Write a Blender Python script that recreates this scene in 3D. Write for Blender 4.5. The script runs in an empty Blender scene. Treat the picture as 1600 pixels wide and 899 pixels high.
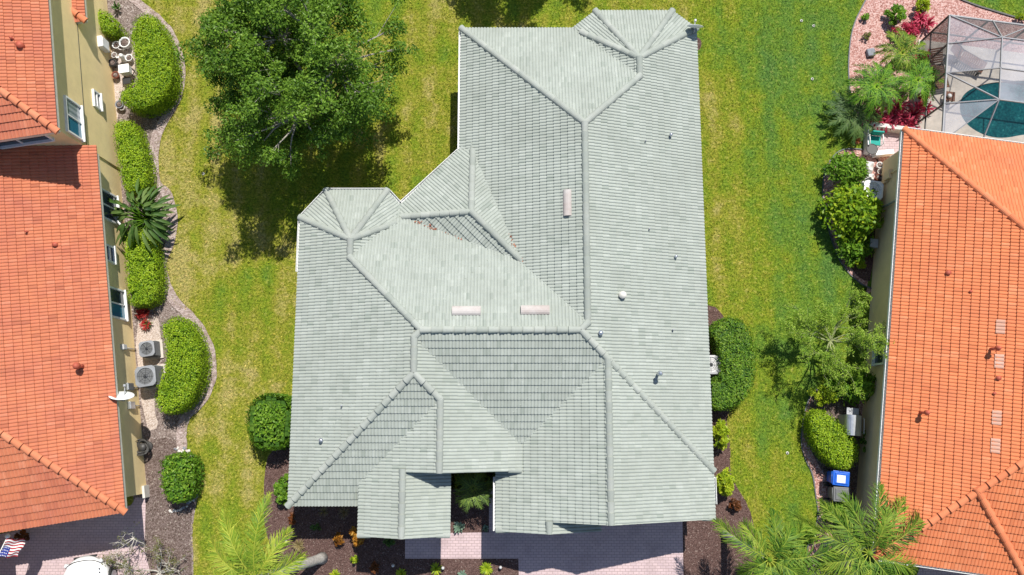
import bpy, bmesh, math, random
import numpy as np
from mathutils import Vector, Matrix
random.seed(7); RNG = np.random.default_rng(7)
C = bpy.context.scene.collection
R_ = math.radians
# ------------------------------------------------------------------ camera, sky, sun, exposure
F, H, TILT = 1250.0, 34.0, math.atan(200/1250.0)
cam = bpy.data.cameras.new("camera"); camo = bpy.data.objects.new("camera", cam); C.objects.link(camo)
cam.sensor_width = 36; cam.lens = 36*F/1600; cam.clip_end = 3000
camo.location = (0, 0, H); camo.rotation_euler = (TILT, 0, 0)
bpy.context.scene.camera = camo
SUNV = Vector((0.185, 0.535, 1)).normalized()
ELEV = math.asin(SUNV.z); AZ = math.atan2(SUNV.x, SUNV.y)
w = bpy.data.worlds.new("World"); bpy.context.scene.world = w; w.use_nodes = True
nt = w.node_tree; sk = nt.nodes.new('ShaderNodeTexSky'); sk.sky_type = 'NISHITA'; sk.sun_disc = False
sk.sun_elevation = ELEV; sk.sun_rotation = AZ; sk.air_density = 1.0; sk.dust_density = 0.6; sk.ozone_density = 1.5
nt.links.new(sk.outputs[0], nt.nodes['Background'].inputs[0]); nt.nodes['Background'].inputs[1].default_value = 0.095
sl = bpy.data.lights.new("sun", 'SUN'); sl.energy = 4.6; sl.angle = R_(0.53); sl.color = (1.0, 0.955, 0.88)
so = bpy.data.objects.new("sun", sl); C.objects.link(so); so.location = (5, 20, 60)
so.rotation_euler = (-SUNV).to_track_quat('-Z', 'Y').to_euler()
vs = bpy.context.scene.view_settings
vs.view_transform = 'Standard'; vs.look = 'None'; vs.gamma = 1; vs.use_curve_mapping = False; vs.exposure = 0.35
bpy.context.scene.cycles.max_bounces = 6
bpy.context.scene.cycles.transparent_max_bounces = 12

# ------------------------------------------------------------------ layout helper: survey of the photograph (pixel + real height -> world)
_c, _s = math.cos(TILT), math.sin(TILT)
def ray(px, py):
    d = ((px-800)/F, (449.5-py)/F, -1.0)
    return Vector((d[0], _c*d[1]-_s*d[2], _s*d[1]+_c*d[2]))
def P(px, py, z=0.0):
    d = ray(px, py); t = (z-H)/d.z
    return Vector((d.x*t, d.y*t, z))
def PP(lst, z=0.0): return [tuple(P(a, b, z)[:2]) for a, b in lst]
def on_plane(px, py, p0, n):
    d = ray(px, py); o = Vector((0, 0, H)); n = Vector(n); p0 = Vector(p0)
    return o + d*((p0-o).dot(n)/d.dot(n))

# ------------------------------------------------------------------ materials
def lin(r, g, b):
    f = lambda c: (c/255/12.92) if c/255 <= .04045 else ((c/255+.055)/1.055)**2.4
    return (f(r), f(g), f(b))
MATS = {}
class NT:
    def __init__(s, name):
        s.m = bpy.data.materials.new(name); s.m.use_nodes = True; s.t = s.m.node_tree
        s.b = s.t.nodes['Principled BSDF']; s.out = s.t.nodes['Material Output']
        MATS[name] = s.m
    def n(s, typ, **kw):
        x = s.t.nodes.new(typ)
        for k, v in kw.items(): setattr(x, k, v)
        return x
    def l(s, a, b): s.t.links.new(a, b)
    def coord(s): return s.n('ShaderNodeTexCoord').outputs['Object']
    def noise(s, scale, detail=4, rough=.6, vec=None, dist=0):
        x = s.n('ShaderNodeTexNoise'); x.inputs['Scale'].default_value = scale; x.inputs['Detail'].default_value = detail
        x.inputs['Roughness'].default_value = rough; x.inputs['Distortion'].default_value = dist
        s.l(vec if vec is not None else s.coord(), x.inputs['Vector']); return x.outputs['Fac']
    def ramp(s, fac, stops, interp='LINEAR'):
        x = s.n('ShaderNodeValToRGB'); x.color_ramp.interpolation = interp; e = x.color_ramp.elements
        while len(e) < len(stops): e.new(.5)
        for i, (p, c) in enumerate(stops):
            e[i].position = p; e[i].color = (*c, 1) if len(c) == 3 else c
        s.l(fac, x.inputs[0]); return x.outputs[0]
    def mix(s, fac, a, b, mode='MIX'):
        x = s.n('ShaderNodeMix', data_type='RGBA', blend_type=mode)
        for i, v in ((0, fac), (6, a), (7, b)):
            if hasattr(v, 'node'): s.l(v, x.inputs[i])
            else: x.inputs[i].default_value = v if i == 0 else (*v, 1)
        return x.outputs[2]
    def math(s, op, a, b=0.0):
        x = s.n('ShaderNodeMath', operation=op)
        for i, v in ((0, a), (1, b)):
            if hasattr(v, 'node'): s.l(v, x.inputs[i])
            else: x.inputs[i].default_value = v
        return x.outputs[0]
    def attr(s, name='rnd'): return s.n('ShaderNodeAttribute', attribute_name=name).outputs['Fac']
    def col(s, c):
        i = s.b.inputs['Base Color']
        if hasattr(c, 'node'): s.l(c, i)
        else: i.default_value = (*c, 1)
    def bump(s, h, strength, dist=.02):
        x = s.n('ShaderNodeBump'); x.inputs['Strength'].default_value = strength; x.inputs['Distance'].default_value = dist
        s.l(h, x.inputs['Height']); s.l(x.outputs[0], s.b.inputs['Normal'])
    def rough(s, r, spec=.5):
        s.b.inputs['Roughness'].default_value = r; s.b.inputs['Specular IOR Level'].default_value = spec
def plain(name, c, r=.6, metal=0, nz=.12, scale=6, spec=.5):
    k = NT(name); f = k.noise(scale, 5)
    k.col(k.ramp(f, [(.3, tuple(v*(1-nz) for v in c)), (.7, tuple(min(1, v*(1+nz)) for v in c))])); k.rough(r, spec)
    k.b.inputs['Metallic'].default_value = metal; return k.m
def tile_mat(name, c1, c2, c3, stain, amt):
    k = NT(name); r = k.attr()
    base = k.ramp(r, [(0, c1), (.35, c2), (.7, c2), (1, c3)])
    n1 = k.noise(.55, 5, .65); n2 = k.noise(14, 4, .7); n5 = k.noise(2.6, 5, .7)
    base = k.mix(k.ramp(n5, [(.40, (0, 0, 0)), (.70, (.45, .45, .45))]), base, tuple(v*.74 for v in c2))
    base = k.mix(k.math('MULTIPLY', k.ramp(n1, [(.42, (0, 0, 0)), (.72, (1, 1, 1))]), amt), base, stain)
    base = k.mix(k.math('MULTIPLY', k.ramp(n2, [(.45, (0, 0, 0)), (.75, (1, 1, 1))]), .35), base, tuple(v*.72 for v in c2))
    k.col(base); k.rough(.85, .25); return k.m
tile_mat('green_tile', (.26, .298, .258), (.375, .408, .365), (.465, .495, .45), (.29, .315, .275), .6)
tile_mat('green_cap', (.28, .31, .275), (.33, .36, .32), (.385, .41, .37), (.42, .42, .39), .4)
tile_mat('rose_tile', (.35, .11, .06), (.54, .185, .095), (.64, .27, .16), (.40, .12, .085), .7)
tile_mat('rose_cap', (.56, .19, .09), (.62, .22, .11), (.66, .26, .14), (.5, .16, .09), .4)
tile_mat('orange_tile', (.48, .145, .06), (.66, .215, .09), (.72, .31, .16), (.50, .16, .08), .6)
tile_mat('orange_cap', (.62, .18, .08), (.68, .22, .10), (.72, .26, .13), (.6, .2, .09), .4)
tile_mat('faded_tile', (.56, .31, .22), (.60, .36, .27), (.64, .40, .31), (.55, .26, .16), .6)
tile_mat('vent_tile', (.44, .39, .365), (.52, .485, .46), (.56, .53, .50), (.30, .21, .18), .9)
def stucco(name, c):
    k = NT(name); f = k.noise(1.2, 6, .7); g = k.noise(40, 3)
    k.col(k.ramp(f, [(.3, tuple(v*.88 for v in c)), (.7, tuple(v*1.06 for v in c))])); k.rough(.9, .2); k.bump(g, .35, .01)
stucco('yellow_stucco', (.90, .71, .38)); stucco('tan_stucco', (.84, .63, .36)); stucco('pale_stucco', (.5, .46, .38))
def leaf(name, cols, trans=.35, gloss=.45, brown=None):
    k = NT(name); r = k.attr(); c = k.ramp(r, [(i/(len(cols)-1), v) for i, v in enumerate(cols)])
    n = k.noise(2.2, 3); c = k.mix(k.math('MULTIPLY', k.ramp(n, [(.45, (0, 0, 0)), (.7, (1, 1, 1))]), .35), c, cols[-1])
    k.col(c); k.rough(gloss, .22)
    tr = k.n('ShaderNodeBsdfTranslucent'); k.l(k.mix(1.0, c, (1.0, 1.0, .55), 'MULTIPLY'), tr.inputs[0])
    ms = k.n('ShaderNodeMixShader'); ms.inputs[0].default_value = trans
    k.l(k.b.outputs[0], ms.inputs[1]); k.l(tr.outputs[0], ms.inputs[2]); k.l(ms.outputs[0], k.out.inputs[0])
leaf('hedge_leaf', [(.10, .20, .012), (.27, .43, .016), (.50, .62, .04)])
leaf('dark_hedge_leaf', [(.05, .13, .014), (.12, .27, .02), (.32, .46, .045)])
leaf('oak_leaf', [(.04, .105, .014), (.105, .215, .02), (.26, .42, .05)])
leaf('lime_leaf', [(.14, .24, .012), (.32, .44, .018), (.52, .56, .04)])
leaf('bush_leaf', [(.05, .13, .014), (.13, .28, .02), (.27, .42, .04)])
leaf('palm_leaf', [(.03, .095, .012), (.10, .205, .016), (.34, .41, .05)], gloss=.6, trans=.2)
leaf('yellow_palm_leaf', [(.06, .15, .015), (.17, .285, .02), (.44, .46, .06)], gloss=.6, trans=.2)
leaf('sago_leaf', [(.03, .11, .012), (.10, .26, .02), (.26, .42, .035)], gloss=.6, trans=.22)
leaf('feather_leaf', [(.12, .24, .02), (.24, .40, .035), (.48, .58, .11)])
leaf('crimson_leaf', [(.16, .008, .02), (.42, .02, .06), (.66, .10, .18)])
leaf('scarlet_leaf', [(.22, .01, .012), (.45, .03, .03), (.6, .12, .1)])
leaf('croton_leaf', [(.16, .06, .012), (.48, .20, .02), (.62, .38, .06)])
leaf('rust_leaf', [(.07, .03, .012), (.16, .06, .02), (.28, .09, .03)])
leaf('straw_leaf', [(.16, .12, .05), (.28, .22, .10), (.40, .33, .17)])
leaf('agave_leaf', [(.10, .17, .12), (.16, .24, .17), (.22, .30, .22)], trans=.1)
leaf('sparse_leaf', [(.10, .11, .03), (.17, .18, .05), (.26, .26, .10)])
leaf('strap_leaf', [(.025, .07, .02), (.07, .15, .03), (.17, .25, .07)], gloss=.5)
leaf('mango_leaf', [(.06, .16, .012), (.18, .33, .016), (.45, .54, .03)])
leaf('shade_toned_palm_leaf', [(.05, .08, .03), (.10, .17, .04), (.24, .34, .06)], trans=.12, gloss=.6)  # duller palm leaf: the courtyard shade is put into its colour
leaf('dead_leaf', [(.12, .035, .02), (.30, .09, .05), (.42, .2, .12)], trans=.1)
def bark(name, c):
    k = NT(name); f = k.noise(9, 5, .7); k.col(k.ramp(f, [(.3, tuple(v*.6 for v in c)), (.7, tuple(v*1.2 for v in c))])); k.rough(.9, .2); k.bump(f, .5, .03)
bark('bark', (.17, .14, .11)); bark('green_bark', (.30, .33, .16)); bark('pale_bark', (.36, .33, .28)); bark('palm_bark', (.42, .40, .37)); bark('white_bark', (.55, .52, .46))
plain('white_paint', (.78, .78, .76), .45); plain('cream_paint', (.62, .60, .54), .5); plain('eave_paint', (.42, .47, .47), .6)
plain('grey_metal', (.36, .37, .39), .45, .0); plain('ac_grey', (.25, .26, .28), .5); plain('galv_grey', (.42, .42, .44), .5); plain('galvanised', (.55, .57, .6), .3, .75); plain('black_plastic', (.018, .018, .02), .5)
plain('dark_slats', (.10, .105, .115), .6); plain('copper_pipe', (.30, .09, .05), .6); plain('brick_red_pipe', (.42, .09, .05), .7)
plain('blue_plastic', (.012, .11, .55), .35); plain('grey_plastic', (.13, .135, .14), .5); plain('light_grey_plastic', (.5, .5, .5), .5)
plain('bronze_frame', (.05, .048, .045), .5); plain('silver_frame', (.27, .27, .28), .5); plain('wicker', (.17, .07, .04), .7, 0, .3, 20)
plain('teal_fabric', (.0, .30, .25), .7); plain('concrete', (.55, .50, .44), .9, 0, .12, 5, .2); plain('pale_stone', (.60, .57, .53), .8, 0, .2, 8)
plain('grey_stone', (.22, .23, .26), .8, 0, .25, 8); plain('terracotta', (.20, .055, .03), .8); plain('red_cloth', (.34, .02, .03), .8)
plain('blue_cloth', (.015, .03, .22), .8); plain('white_cloth', (.75, .75, .75), .8); plain('car_paint', (.80, .80, .80), .25, 0, .02)
plain('rubber', (.02, .02, .02), .8); plain('lamp_glass', (.6, .6, .6), .1); plain('orange_box', (.45, .22, .10), .8)
k = NT('window_glass'); k.col((.035, .055, .075)); k.rough(.08, .6)
k = NT('window_blind'); f = k.n('ShaderNodeTexWave'); f.inputs['Scale'].default_value = 9; k.l(k.coord(), f.inputs['Vector'])
k.col(k.ramp(f.outputs['Fac'], [(.2, (.16, .2, .24)), (.8, (.32, .36, .40))])); k.rough(.2, .6)
k = NT('blue_glass'); k.col((.03, .16, .25)); k.rough(.1, .6)
def screen(name, c, a):
    k = NT(name); k.col(c); k.rough(.6, .3)
    tr = k.n('ShaderNodeBsdfTransparent'); ms = k.n('ShaderNodeMixShader'); f = k.noise(.9, 4)
    k.l(k.ramp(f, [(.3, (a*.7,)*3), (.7, (min(1, a*1.25),)*3)]), ms.inputs[0])
    k.l(tr.outputs[0], ms.inputs[1]); k.l(k.b.outputs[0], ms.inputs[2]); k.l(ms.outputs[0], k.out.inputs[0])
screen('hazy_screen', (.5, .5, .56), .40); screen('dark_screen', (.10, .10, .11), .5)  # the pale mesh carries a whitish sheen haze in its colour
# ground materials
def lawn_colour(k):
    """patchy lawn: straw patches and greener drifts; the right hand neighbour waters his strip; faint mowing stripes"""
    co = k.coord(); sx = k.n('ShaderNodeSeparateXYZ'); k.l(co, sx.inputs[0]); X = sx.outputs[0]
    n1 = k.noise(.22, 4, .55, co, .6); n2 = k.noise(.9, 5, .65, co, .4); n3 = k.noise(5, 5, .75, co)
    d = k.math('ADD', k.math('MULTIPLY', n1, .36), k.math('ADD', k.math('MULTIPLY', n2, .32), .105)); d = k.math('ADD', d, k.math('MULTIPLY', n3, .20))
    g = k.n('ShaderNodeMapRange'); g.interpolation_type = 'SMOOTHSTEP'; g.inputs[1].default_value = 9.2; g.inputs[2].default_value = 12.2; k.l(X, g.inputs[0])
    d = k.math('SUBTRACT', d, k.math('MULTIPLY', g.outputs[0], .105))
    h = k.n('ShaderNodeMapRange'); h.inputs[1].default_value = -11.0; h.inputs[2].default_value = -14.5; k.l(X, h.inputs[0])
    d = k.math('ADD', d, k.math('MULTIPLY', h.outputs[0], .075))
    w1 = k.n('ShaderNodeTexWave'); w1.inputs['Scale'].default_value = .30; w1.inputs['Distortion'].default_value = 1.2; w1.inputs['Detail'].default_value = 2; k.l(co, w1.inputs['Vector'])
    d = k.math('ADD', d, k.math('MULTIPLY', k.math('SUBTRACT', w1.outputs['Fac'], .5), .05))
    pn = k.noise(10, 3, .8, co); pm = k.ramp(pn, [(.34, (.48, .52, .50)), (.52, (1, 1, 1)), (.68, (1.35, 1.28, 1.3))])
    return k.mix(1.0, k.ramp(d, [(.34, (.115, .23, .045)), (.43, (.155, .265, .03)), (.51, (.225, .295, .022)), (.58, (.32, .32, .04)), (.66, (.46, .39, .13))]), pm, 'MULTIPLY'), co, n3
k = NT('lawn'); cc, co, n3 = lawn_colour(k); n4 = k.noise(38, 3, .7, co)
cc = k.mix(k.ramp(n4, [(.35, (0, 0, 0)), (.65, (.8, .8, .8))]), cc, k.mix(1.0, cc, (.40, .46, .40), 'MULTIPLY'))
cc = k.mix(k.ramp(n3, [(.55, (0, 0, 0)), (.75, (.5, .5, .5))]), cc, (.50, .43, .17))
k.col(cc); k.rough(.95, .1); k.bump(k.mix(.5, n3, n4), 1.0, .06)
k = NT('grass_blade'); cc, co, n3 = lawn_colour(k); r_ = k.attr()
cc = k.mix(1.0, cc, k.ramp(r_, [(.0, (.45, .55, .5)), (.5, (1, 1, 1)), (.85, (1.5, 1.35, 1.3)), (1, (2.0, 1.6, 2.2))]), 'MULTIPLY'); k.col(cc); k.rough(.8, .1)
def granular(name, cols, scale, soft=.35, bumpd=.03, flecks=None):
    k = NT(name); co = k.coord()
    v = k.n('ShaderNodeTexVoronoi'); v.inputs['Scale'].default_value = scale; v.inputs['Randomness'].default_value = 1; k.l(co, v.inputs['Vector'])
    sp = k.n('ShaderNodeSeparateColor'); k.l(v.outputs['Color'], sp.inputs[0])
    c = k.ramp(sp.outputs[0], [(i/(len(cols)-1), x) for i, x in enumerate(cols)])
    n = k.noise(.7, 5, .65, co); c = k.mix(k.math('MULTIPLY', n, soft), c, cols[0])
    if flecks:
        v2 = k.n('ShaderNodeTexVoronoi'); v2.inputs['Scale'].default_value = scale*.8; k.l(co, v2.inputs['Vector'])
        s2 = k.n('ShaderNodeSeparateColor'); k.l(v2.outputs['Color'], s2.inputs[0])
        c = k.mix(k.ramp(s2.outputs[1], [(.93, (0, 0, 0)), (.97, (.7, .7, .7))]), c, flecks)
    k.col(c); k.rough(.95, .1); k.bump(k.math('SUBTRACT', 1.0, v.outputs['Distance']), .8, bumpd)
granular('dark_mulch', [(.06, .035, .03), (.125, .075, .065), (.19, .12, .105)], 34, flecks=(.30, .23, .20))
granular('grey_mulch', [(.11, .08, .068), (.24, .19, .17), (.38, .31, .285)], 24, flecks=(.5, .45, .42))
granular('brown_mulch', [(.08, .055, .045), (.16, .12, .105), (.26, .20, .185)], 26, flecks=(.4, .35, .3))
granular('pale_gravel', [(.36, .28, .23), (.55, .46, .40), (.68, .60, .55)], 30)
granular('pink_gravel', [(.26, .11, .09), (.52, .29, .25), (.70, .52, .47)], 21, .3)
granular('edging_stone', [(.24, .18, .16), (.38, .30, .28), (.52, .44, .42)], 15, .4)
k = NT('pavers'); co = k.coord(); br = k.n('ShaderNodeTexBrick'); k.l(co, br.inputs['Vector'])
br.inputs['Scale'].default_value = 1; br.inputs['Brick Width'].default_value = .22; br.inputs['Row Height'].default_value = .11; br.inputs['Mortar Size'].default_value = .008
br.inputs['Color1'].default_value = (.56, .43, .435, 1); br.inputs['Color2'].default_value = (.50, .385, .40, 1); br.inputs['Mortar'].default_value = (.30, .23, .22, 1)
n = k.noise(1.1, 6, .75, co); k.col(k.mix(k.ramp(n, [(.48, (0, 0, 0)), (.72, (.7, .7, .7))]), br.outputs['Color'], (.33, .25, .25))); k.rough(.85, .25)
k.bump(k.math('SUBTRACT', 1.0, br.outputs['Fac']), .4, .01)
k = NT('pool_water'); n = k.noise(9, 4); k.col(k.ramp(n, [(.35, (.004, .055, .07)), (.62, (.010, .11, .12)), (.78, (.06, .26, .25))])); k.rough(.06, .5); k.bump(k.noise(5, 4), .5, .04)
k = NT('old_tarp'); n = k.noise(4, 4); k.col(k.ramp(n, [(.3, (.6, .58, .55)), (.7, (.78, .77, .74))])); k.rough(.7)

# ------------------------------------------------------------------ object helpers
ORG = {}
def tag(o, label=None, cat=None, group=None, kind=None):
    for kk, v in (('label', label), ('category', cat), ('group', group), ('kind', kind)):
        if v: o[kk] = v
    return o
def thing(name, label, cat, loc, group=None):
    o = bpy.data.objects.new(name, None); C.objects.link(o); o.location = loc; o.empty_display_size = .3
    ORG[o.name] = Vector(loc); return tag(o, label, cat, group)
def place(name, me, mats, parent, org):
    for m in (mats if isinstance(mats, (list, tuple)) else [mats]): me.materials.append(MATS[m])
    o = bpy.data.objects.new(name, me); C.objects.link(o)
    if parent is not None:
        o.parent = parent; ORG[o.name] = ORG[parent.name]
    else:
        o.location = org; ORG[o.name] = Vector(org)
    return o
def copy_tree(o, parent=None):
    c = o.copy(); C.objects.link(c); c.parent = parent
    for ch in list(o.children): copy_tree(ch, c)
    return c
class MB:
    def __init__(s): s.bm = bmesh.new(); s.lay = s.bm.faces.layers.float.new('rnd'); s.mi = 0
    def _add(s, verts, faces, rnd=.5, smooth=False):
        vv = [s.bm.verts.new(v) for v in verts]
        for f in faces:
            try:
                fc = s.bm.faces.new([vv[i] for i in f]); fc[s.lay] = rnd if not callable(rnd) else rnd(); fc.smooth = smooth; fc.material_index = s.mi
            except ValueError: pass
        return s
    def box(s, c, size, rz=0, bev=0.0, M=None, rnd=.5):
        b = bmesh.new(); bmesh.ops.create_cube(b, size=1); bmesh.ops.scale(b, vec=size, verts=b.verts)
        if bev: bmesh.ops.bevel(b, geom=list(b.edges), offset=bev, segments=2, affect='EDGES', profile=.6)
        T = Matrix.Translation(c) @ (M.to_4x4() if M is not None else Matrix.Rotation(rz, 4, 'Z'))
        b.verts.index_update()
        s._add([T @ v.co for v in b.verts], [[v.index for v in f.verts] for f in b.faces], rnd); b.free(); return s
    def bar(s, a, b, wd, ht=None, up=(0, 0, 1)):
        a, b = Vector(a), Vector(b); d = (b-a); L = d.length; d.normalize(); u = Vector(up)
        if abs(d.dot(u)) > .98: u = Vector((0, 1, 0))
        x = d.cross(u).normalized(); z = x.cross(d)
        return s.box((a+b)/2, (wd, L, ht or wd), M=Matrix((x, d, z)).transposed())
    def tube(s, pts, rad, n=8, smooth=True, cap=True, rnd=.5):
        pts = [Vector(p) for p in pts]; V = []; Fc = []
        rad = rad if isinstance(rad, (list, tuple)) else [rad]*len(pts)
        for i, p in enumerate(pts):
            d = (pts[min(i+1, len(pts)-1)]-pts[max(i-1, 0)]).normalized()
            u = Vector((1, 0, 0)) if abs(d.x) < .8 else Vector((0, 1, 0))
            x = d.cross(u).normalized(); y = d.cross(x)
            for j in range(n): V.append(p+rad[i]*(math.cos(2*math.pi*j/n)*x+math.sin(2*math.pi*j/n)*y))
        for i in range(len(pts)-1):
            for j in range(n): Fc.append((i*n+j, i*n+(j+1) % n, (i+1)*n+(j+1) % n, (i+1)*n+j))
        if cap: Fc += [tuple(range(n))[::-1], tuple((len(pts)-1)*n+j for j in range(n))]
        return s._add(V, Fc, rnd, smooth)
    def lathe(s, c, prof, n=20, smooth=True, M=None):
        c = Vector(c); V = []; Fc = []
        for r, z in prof:
            for j in range(n):
                v = Vector((r*math.cos(2*math.pi*j/n), r*math.sin(2*math.pi*j/n), z)); V.append(c+(M @ v if M is not None else v))
        for i in range(len(prof)-1):
            for j in range(n): Fc.append((i*n+j, i*n+(j+1) % n, (i+1)*n+(j+1) % n, (i+1)*n+j))
        if prof[0][0] > 1e-4: Fc.append(tuple(range(n))[::-1])
        if prof[-1][0] > 1e-4: Fc.append(tuple((len(prof)-1)*n+j for j in range(n)))
        return s._add(V, Fc, .5, smooth)
    def prism(s, poly, z0, z1, rnd=.5):
        n = len(poly); A = sum(poly[i][0]*poly[(i+1) % n][1]-poly[(i+1) % n][0]*poly[i][1] for i in range(n))
        if A < 0: poly = poly[::-1]
        V = [(x, y, z0) for x, y in poly]+[(x, y, z1) for x, y in poly]
        return s._add(V, [tuple(range(n))[::-1], tuple(range(n, 2*n))]+[(i, (i+1) % n, n+(i+1) % n, n+i) for i in range(n)], rnd)
    def solid(s, verts, faces, rnd=.5): return s._add(verts, faces, rnd)
    def build(s, name, mat, parent=None, org=(0, 0, 0)):
        me = bpy.data.meshes.new(name); o = Vector(ORG[parent.name] if parent is not None else org)
        bmesh.ops.translate(s.bm, vec=-o, verts=s.bm.verts)
        s.bm.normal_update(); s.bm.to_mesh(me); s.bm.free()
        return place(name, me, mat, parent, org)
def mesh_np(name, V, Q, mat, parent=None, org=(0, 0, 0), rnd=None):
    V = np.asarray(V, dtype=np.float32); Q = np.asarray(Q, dtype=np.int32)
    o = np.array(ORG[parent.name] if parent is not None else org, dtype=np.float32); V = V-o
    me = bpy.data.meshes.new(name); k_ = Q.shape[1]
    me.vertices.add(len(V)); me.vertices.foreach_set('co', V.ravel())
    me.loops.add(Q.size); me.loops.foreach_set('vertex_index', Q.ravel())
    me.polygons.add(len(Q)); me.polygons.foreach_set('loop_start', np.arange(0, Q.size, k_, dtype=np.int32))
    me.polygons.foreach_set('loop_total', np.full(len(Q), k_, dtype=np.int32))
    a = me.attributes.new('rnd', 'FLOAT', 'FACE'); a.data.foreach_set('value', np.asarray(rnd if rnd is not None else np.full(len(Q), .5), dtype=np.float32))
    me.update(calc_edges=True); me.validate()
    return place(name, me, mat, parent, org)
def nrm(a): return a/np.maximum(1e-9, np.linalg.norm(a, axis=-1, keepdims=True))
def leaf_quads(Pc, D, S, L, Wd):
    """diamond leaves, folded a little along nothing: base, two shoulders, tip"""
    n = len(Pc); L = np.broadcast_to(np.asarray(L, float), (n,))[:, None]; Wd = np.broadcast_to(np.asarray(Wd, float), (n,))[:, None]
    V = np.stack([Pc-D*L*.5, Pc+S*Wd*.5+D*L*.05, Pc+D*L*.5, Pc-S*Wd*.5+D*L*.05], 1).reshape(-1, 3)
    return V, np.arange(4*n).reshape(n, 4)
def rand_frames(N, tilt=.6):
    """leaf axes lying roughly across the normals N"""
    n = len(N); nn = nrm(N+RNG.normal(0, tilt, (n, 3))); a = RNG.normal(0, 1, (n, 3))
    D = nrm(a-nn*(a*nn).sum(1, keepdims=True)); return D, np.cross(nn, D)
def inside(pts, poly):
    x, y = pts[:, 0], pts[:, 1]; r = np.zeros(len(pts), bool); n = len(poly)
    for i in range(n):
        x1, y1 = poly[i]; x2, y2 = poly[(i+1) % n]
        with np.errstate(divide='ignore', invalid='ignore'):
            r ^= ((y1 > y) != (y2 > y)) & (x < (x2-x1)*(y-y1)/(y2-y1+1e-12)+x1)
    return r
def edge_dist(pts, poly):
    d = np.full(len(pts), 1e9); n = len(poly)
    for i in range(n):
        a = np.array(poly[i]); b = np.array(poly[(i+1) % n]); ab = b-a
        t = np.clip(((pts-a)@ab)/max(1e-9, ab@ab), 0, 1); d = np.minimum(d, np.linalg.norm(pts-(a+t[:, None]*ab), axis=1))
    return d
def smooth_poly(poly, it=2, closed=True):
    for _ in range(it):
        q = []; n = len(poly)
        for i in range(n if closed else n-1):
            a, b = poly[i], poly[(i+1) % n]
            q += [(a[0]*.75+b[0]*.25, a[1]*.75+b[1]*.25), (a[0]*.25+b[0]*.75, a[1]*.25+b[1]*.75)]
        if not closed: q = [poly[0]]+q+[poly[-1]]
        poly = q
    return poly
def offset_poly(poly, d):
    n = len(poly); A = sum(poly[i][0]*poly[(i+1) % n][1]-poly[(i+1) % n][0]*poly[i][1] for i in range(n)); sg = 1 if A > 0 else -1; out = []
    for i in range(n):
        a, b = Vector(poly[i-1]), Vector(poly[(i+1) % n]); t = (b-a)
        if t.length < 1e-9: out.append(tuple(poly[i])); continue
        t.normalize(); nx, ny = -t.y*sg, t.x*sg; out.append((poly[i][0]+nx*d, poly[i][1]+ny*d))
    return out
EXCL = []
def sheet(name, poly, z, mat, kind='structure', jitter=0):
    if name != 'lawn': EXCL.append(poly)
    b = bmesh.new(); vs_ = [b.verts.new((x+random.uniform(-jitter, jitter), y+random.uniform(-jitter, jitter), z)) for x, y in poly]; b.faces.new(vs_)
    bmesh.ops.triangulate(b, faces=list(b.faces)); b.normal_update()
    for f in b.faces:
        if f.normal.z < 0: f.normal_flip()
    me = bpy.data.meshes.new(name); b.to_mesh(me); b.free(); o = place(name, me, mat, None, (0, 0, 0)); o['kind'] = kind; return o
def ribbon(name, line, wd, z0, z1, mat):
    m = MB(); n = len(line); L = []; Rr = []
    for i in range(n):
        a = Vector(line[max(i-1, 0)]); b = Vector(line[min(i+1, n-1)]); t = (b-a).normalized(); p = Vector(line[i]); nn = Vector((-t.y, t.x)); ww = wd*(1+random.uniform(-.12, .12))
        L.append(p+nn*ww/2); Rr.append(p-nn*ww/2)
    V = []
    for a, b in zip(L, Rr): V += [(a.x, a.y, z0), (a.x, a.y, z1), (b.x, b.y, z1), (b.x, b.y, z0)]
    Fc = []
    for i in range(n-1):
        for j in range(3): Fc.append((4*i+j, 4*(i+1)+j, 4*(i+1)+j+1, 4*i+j+1))
    m._add(V, Fc); bmesh.ops.recalc_face_normals(m.bm, faces=m.bm.faces)
    o = m.build(name, mat); o['kind'] = 'structure'; return o

# ================================================================== GROUND
sheet('lawn', [(-900, -900), (900, -900), (900, 900), (-900, 900)], 0, 'lawn')
bedL = PP([(120, -30), (196, -12), (228, 15), (254, 36), (272, 62), (283, 100), (283, 140), (266, 175), (246, 205), (240, 240), (243, 290), (262, 300), (272, 345), (266, 385), (250, 410), (258, 440), (270, 470), (298, 494), (322, 528), (333, 565), (330, 600), (312, 632), (288, 652), (283, 680), (286, 706), (306, 722), (314, 750), (306, 790), (300, 830), (303, 880), (300, 960)])
wallL = [(-19.6, 21), (-18.2, 12.8), (-17.0, 5), (-15.6, -3.6), (-15.6, -7.5)]
sheet('gravel_bed', smooth_poly(bedL, 1, False)+wallL[::-1], .004, 'grey_mulch')
edge = smooth_poly(bedL[1:25], 2, False)
ribbon('bed_edging', [tuple(v) for v in edge], .40, 0, .035, 'edging_stone')
sheet('mulch_bed', smooth_poly(PP([(222, 690), (270, 682), (284, 705), (302, 722), (311, 750), (302, 790), (297, 830), (300, 900), (299, 960), (190, 960), (196, 790), (232, 782)]), 1), .008, 'brown_mulch')
sheet('pale_gravel_strip', smooth_poly(PP([(208, 492), (246, 492), (252, 520), (250, 560), (246, 600), (240, 640), (250, 668), (226, 676)]), 1), .012, 'pale_gravel')
sheet('sand_strip', smooth_poly(PP([(160, 50), (188, 60), (212, 74), (210, 130), (184, 150), (186, 185), (178, 190)]), 1), .012, 'pale_gravel')
sheet('paved_court', PP([(-60, 848), (205, 790), (212, 778), (228, 778), (226, 860), (236, 899), (240, 980), (-60, 980)]), .010, 'pavers')
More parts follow.
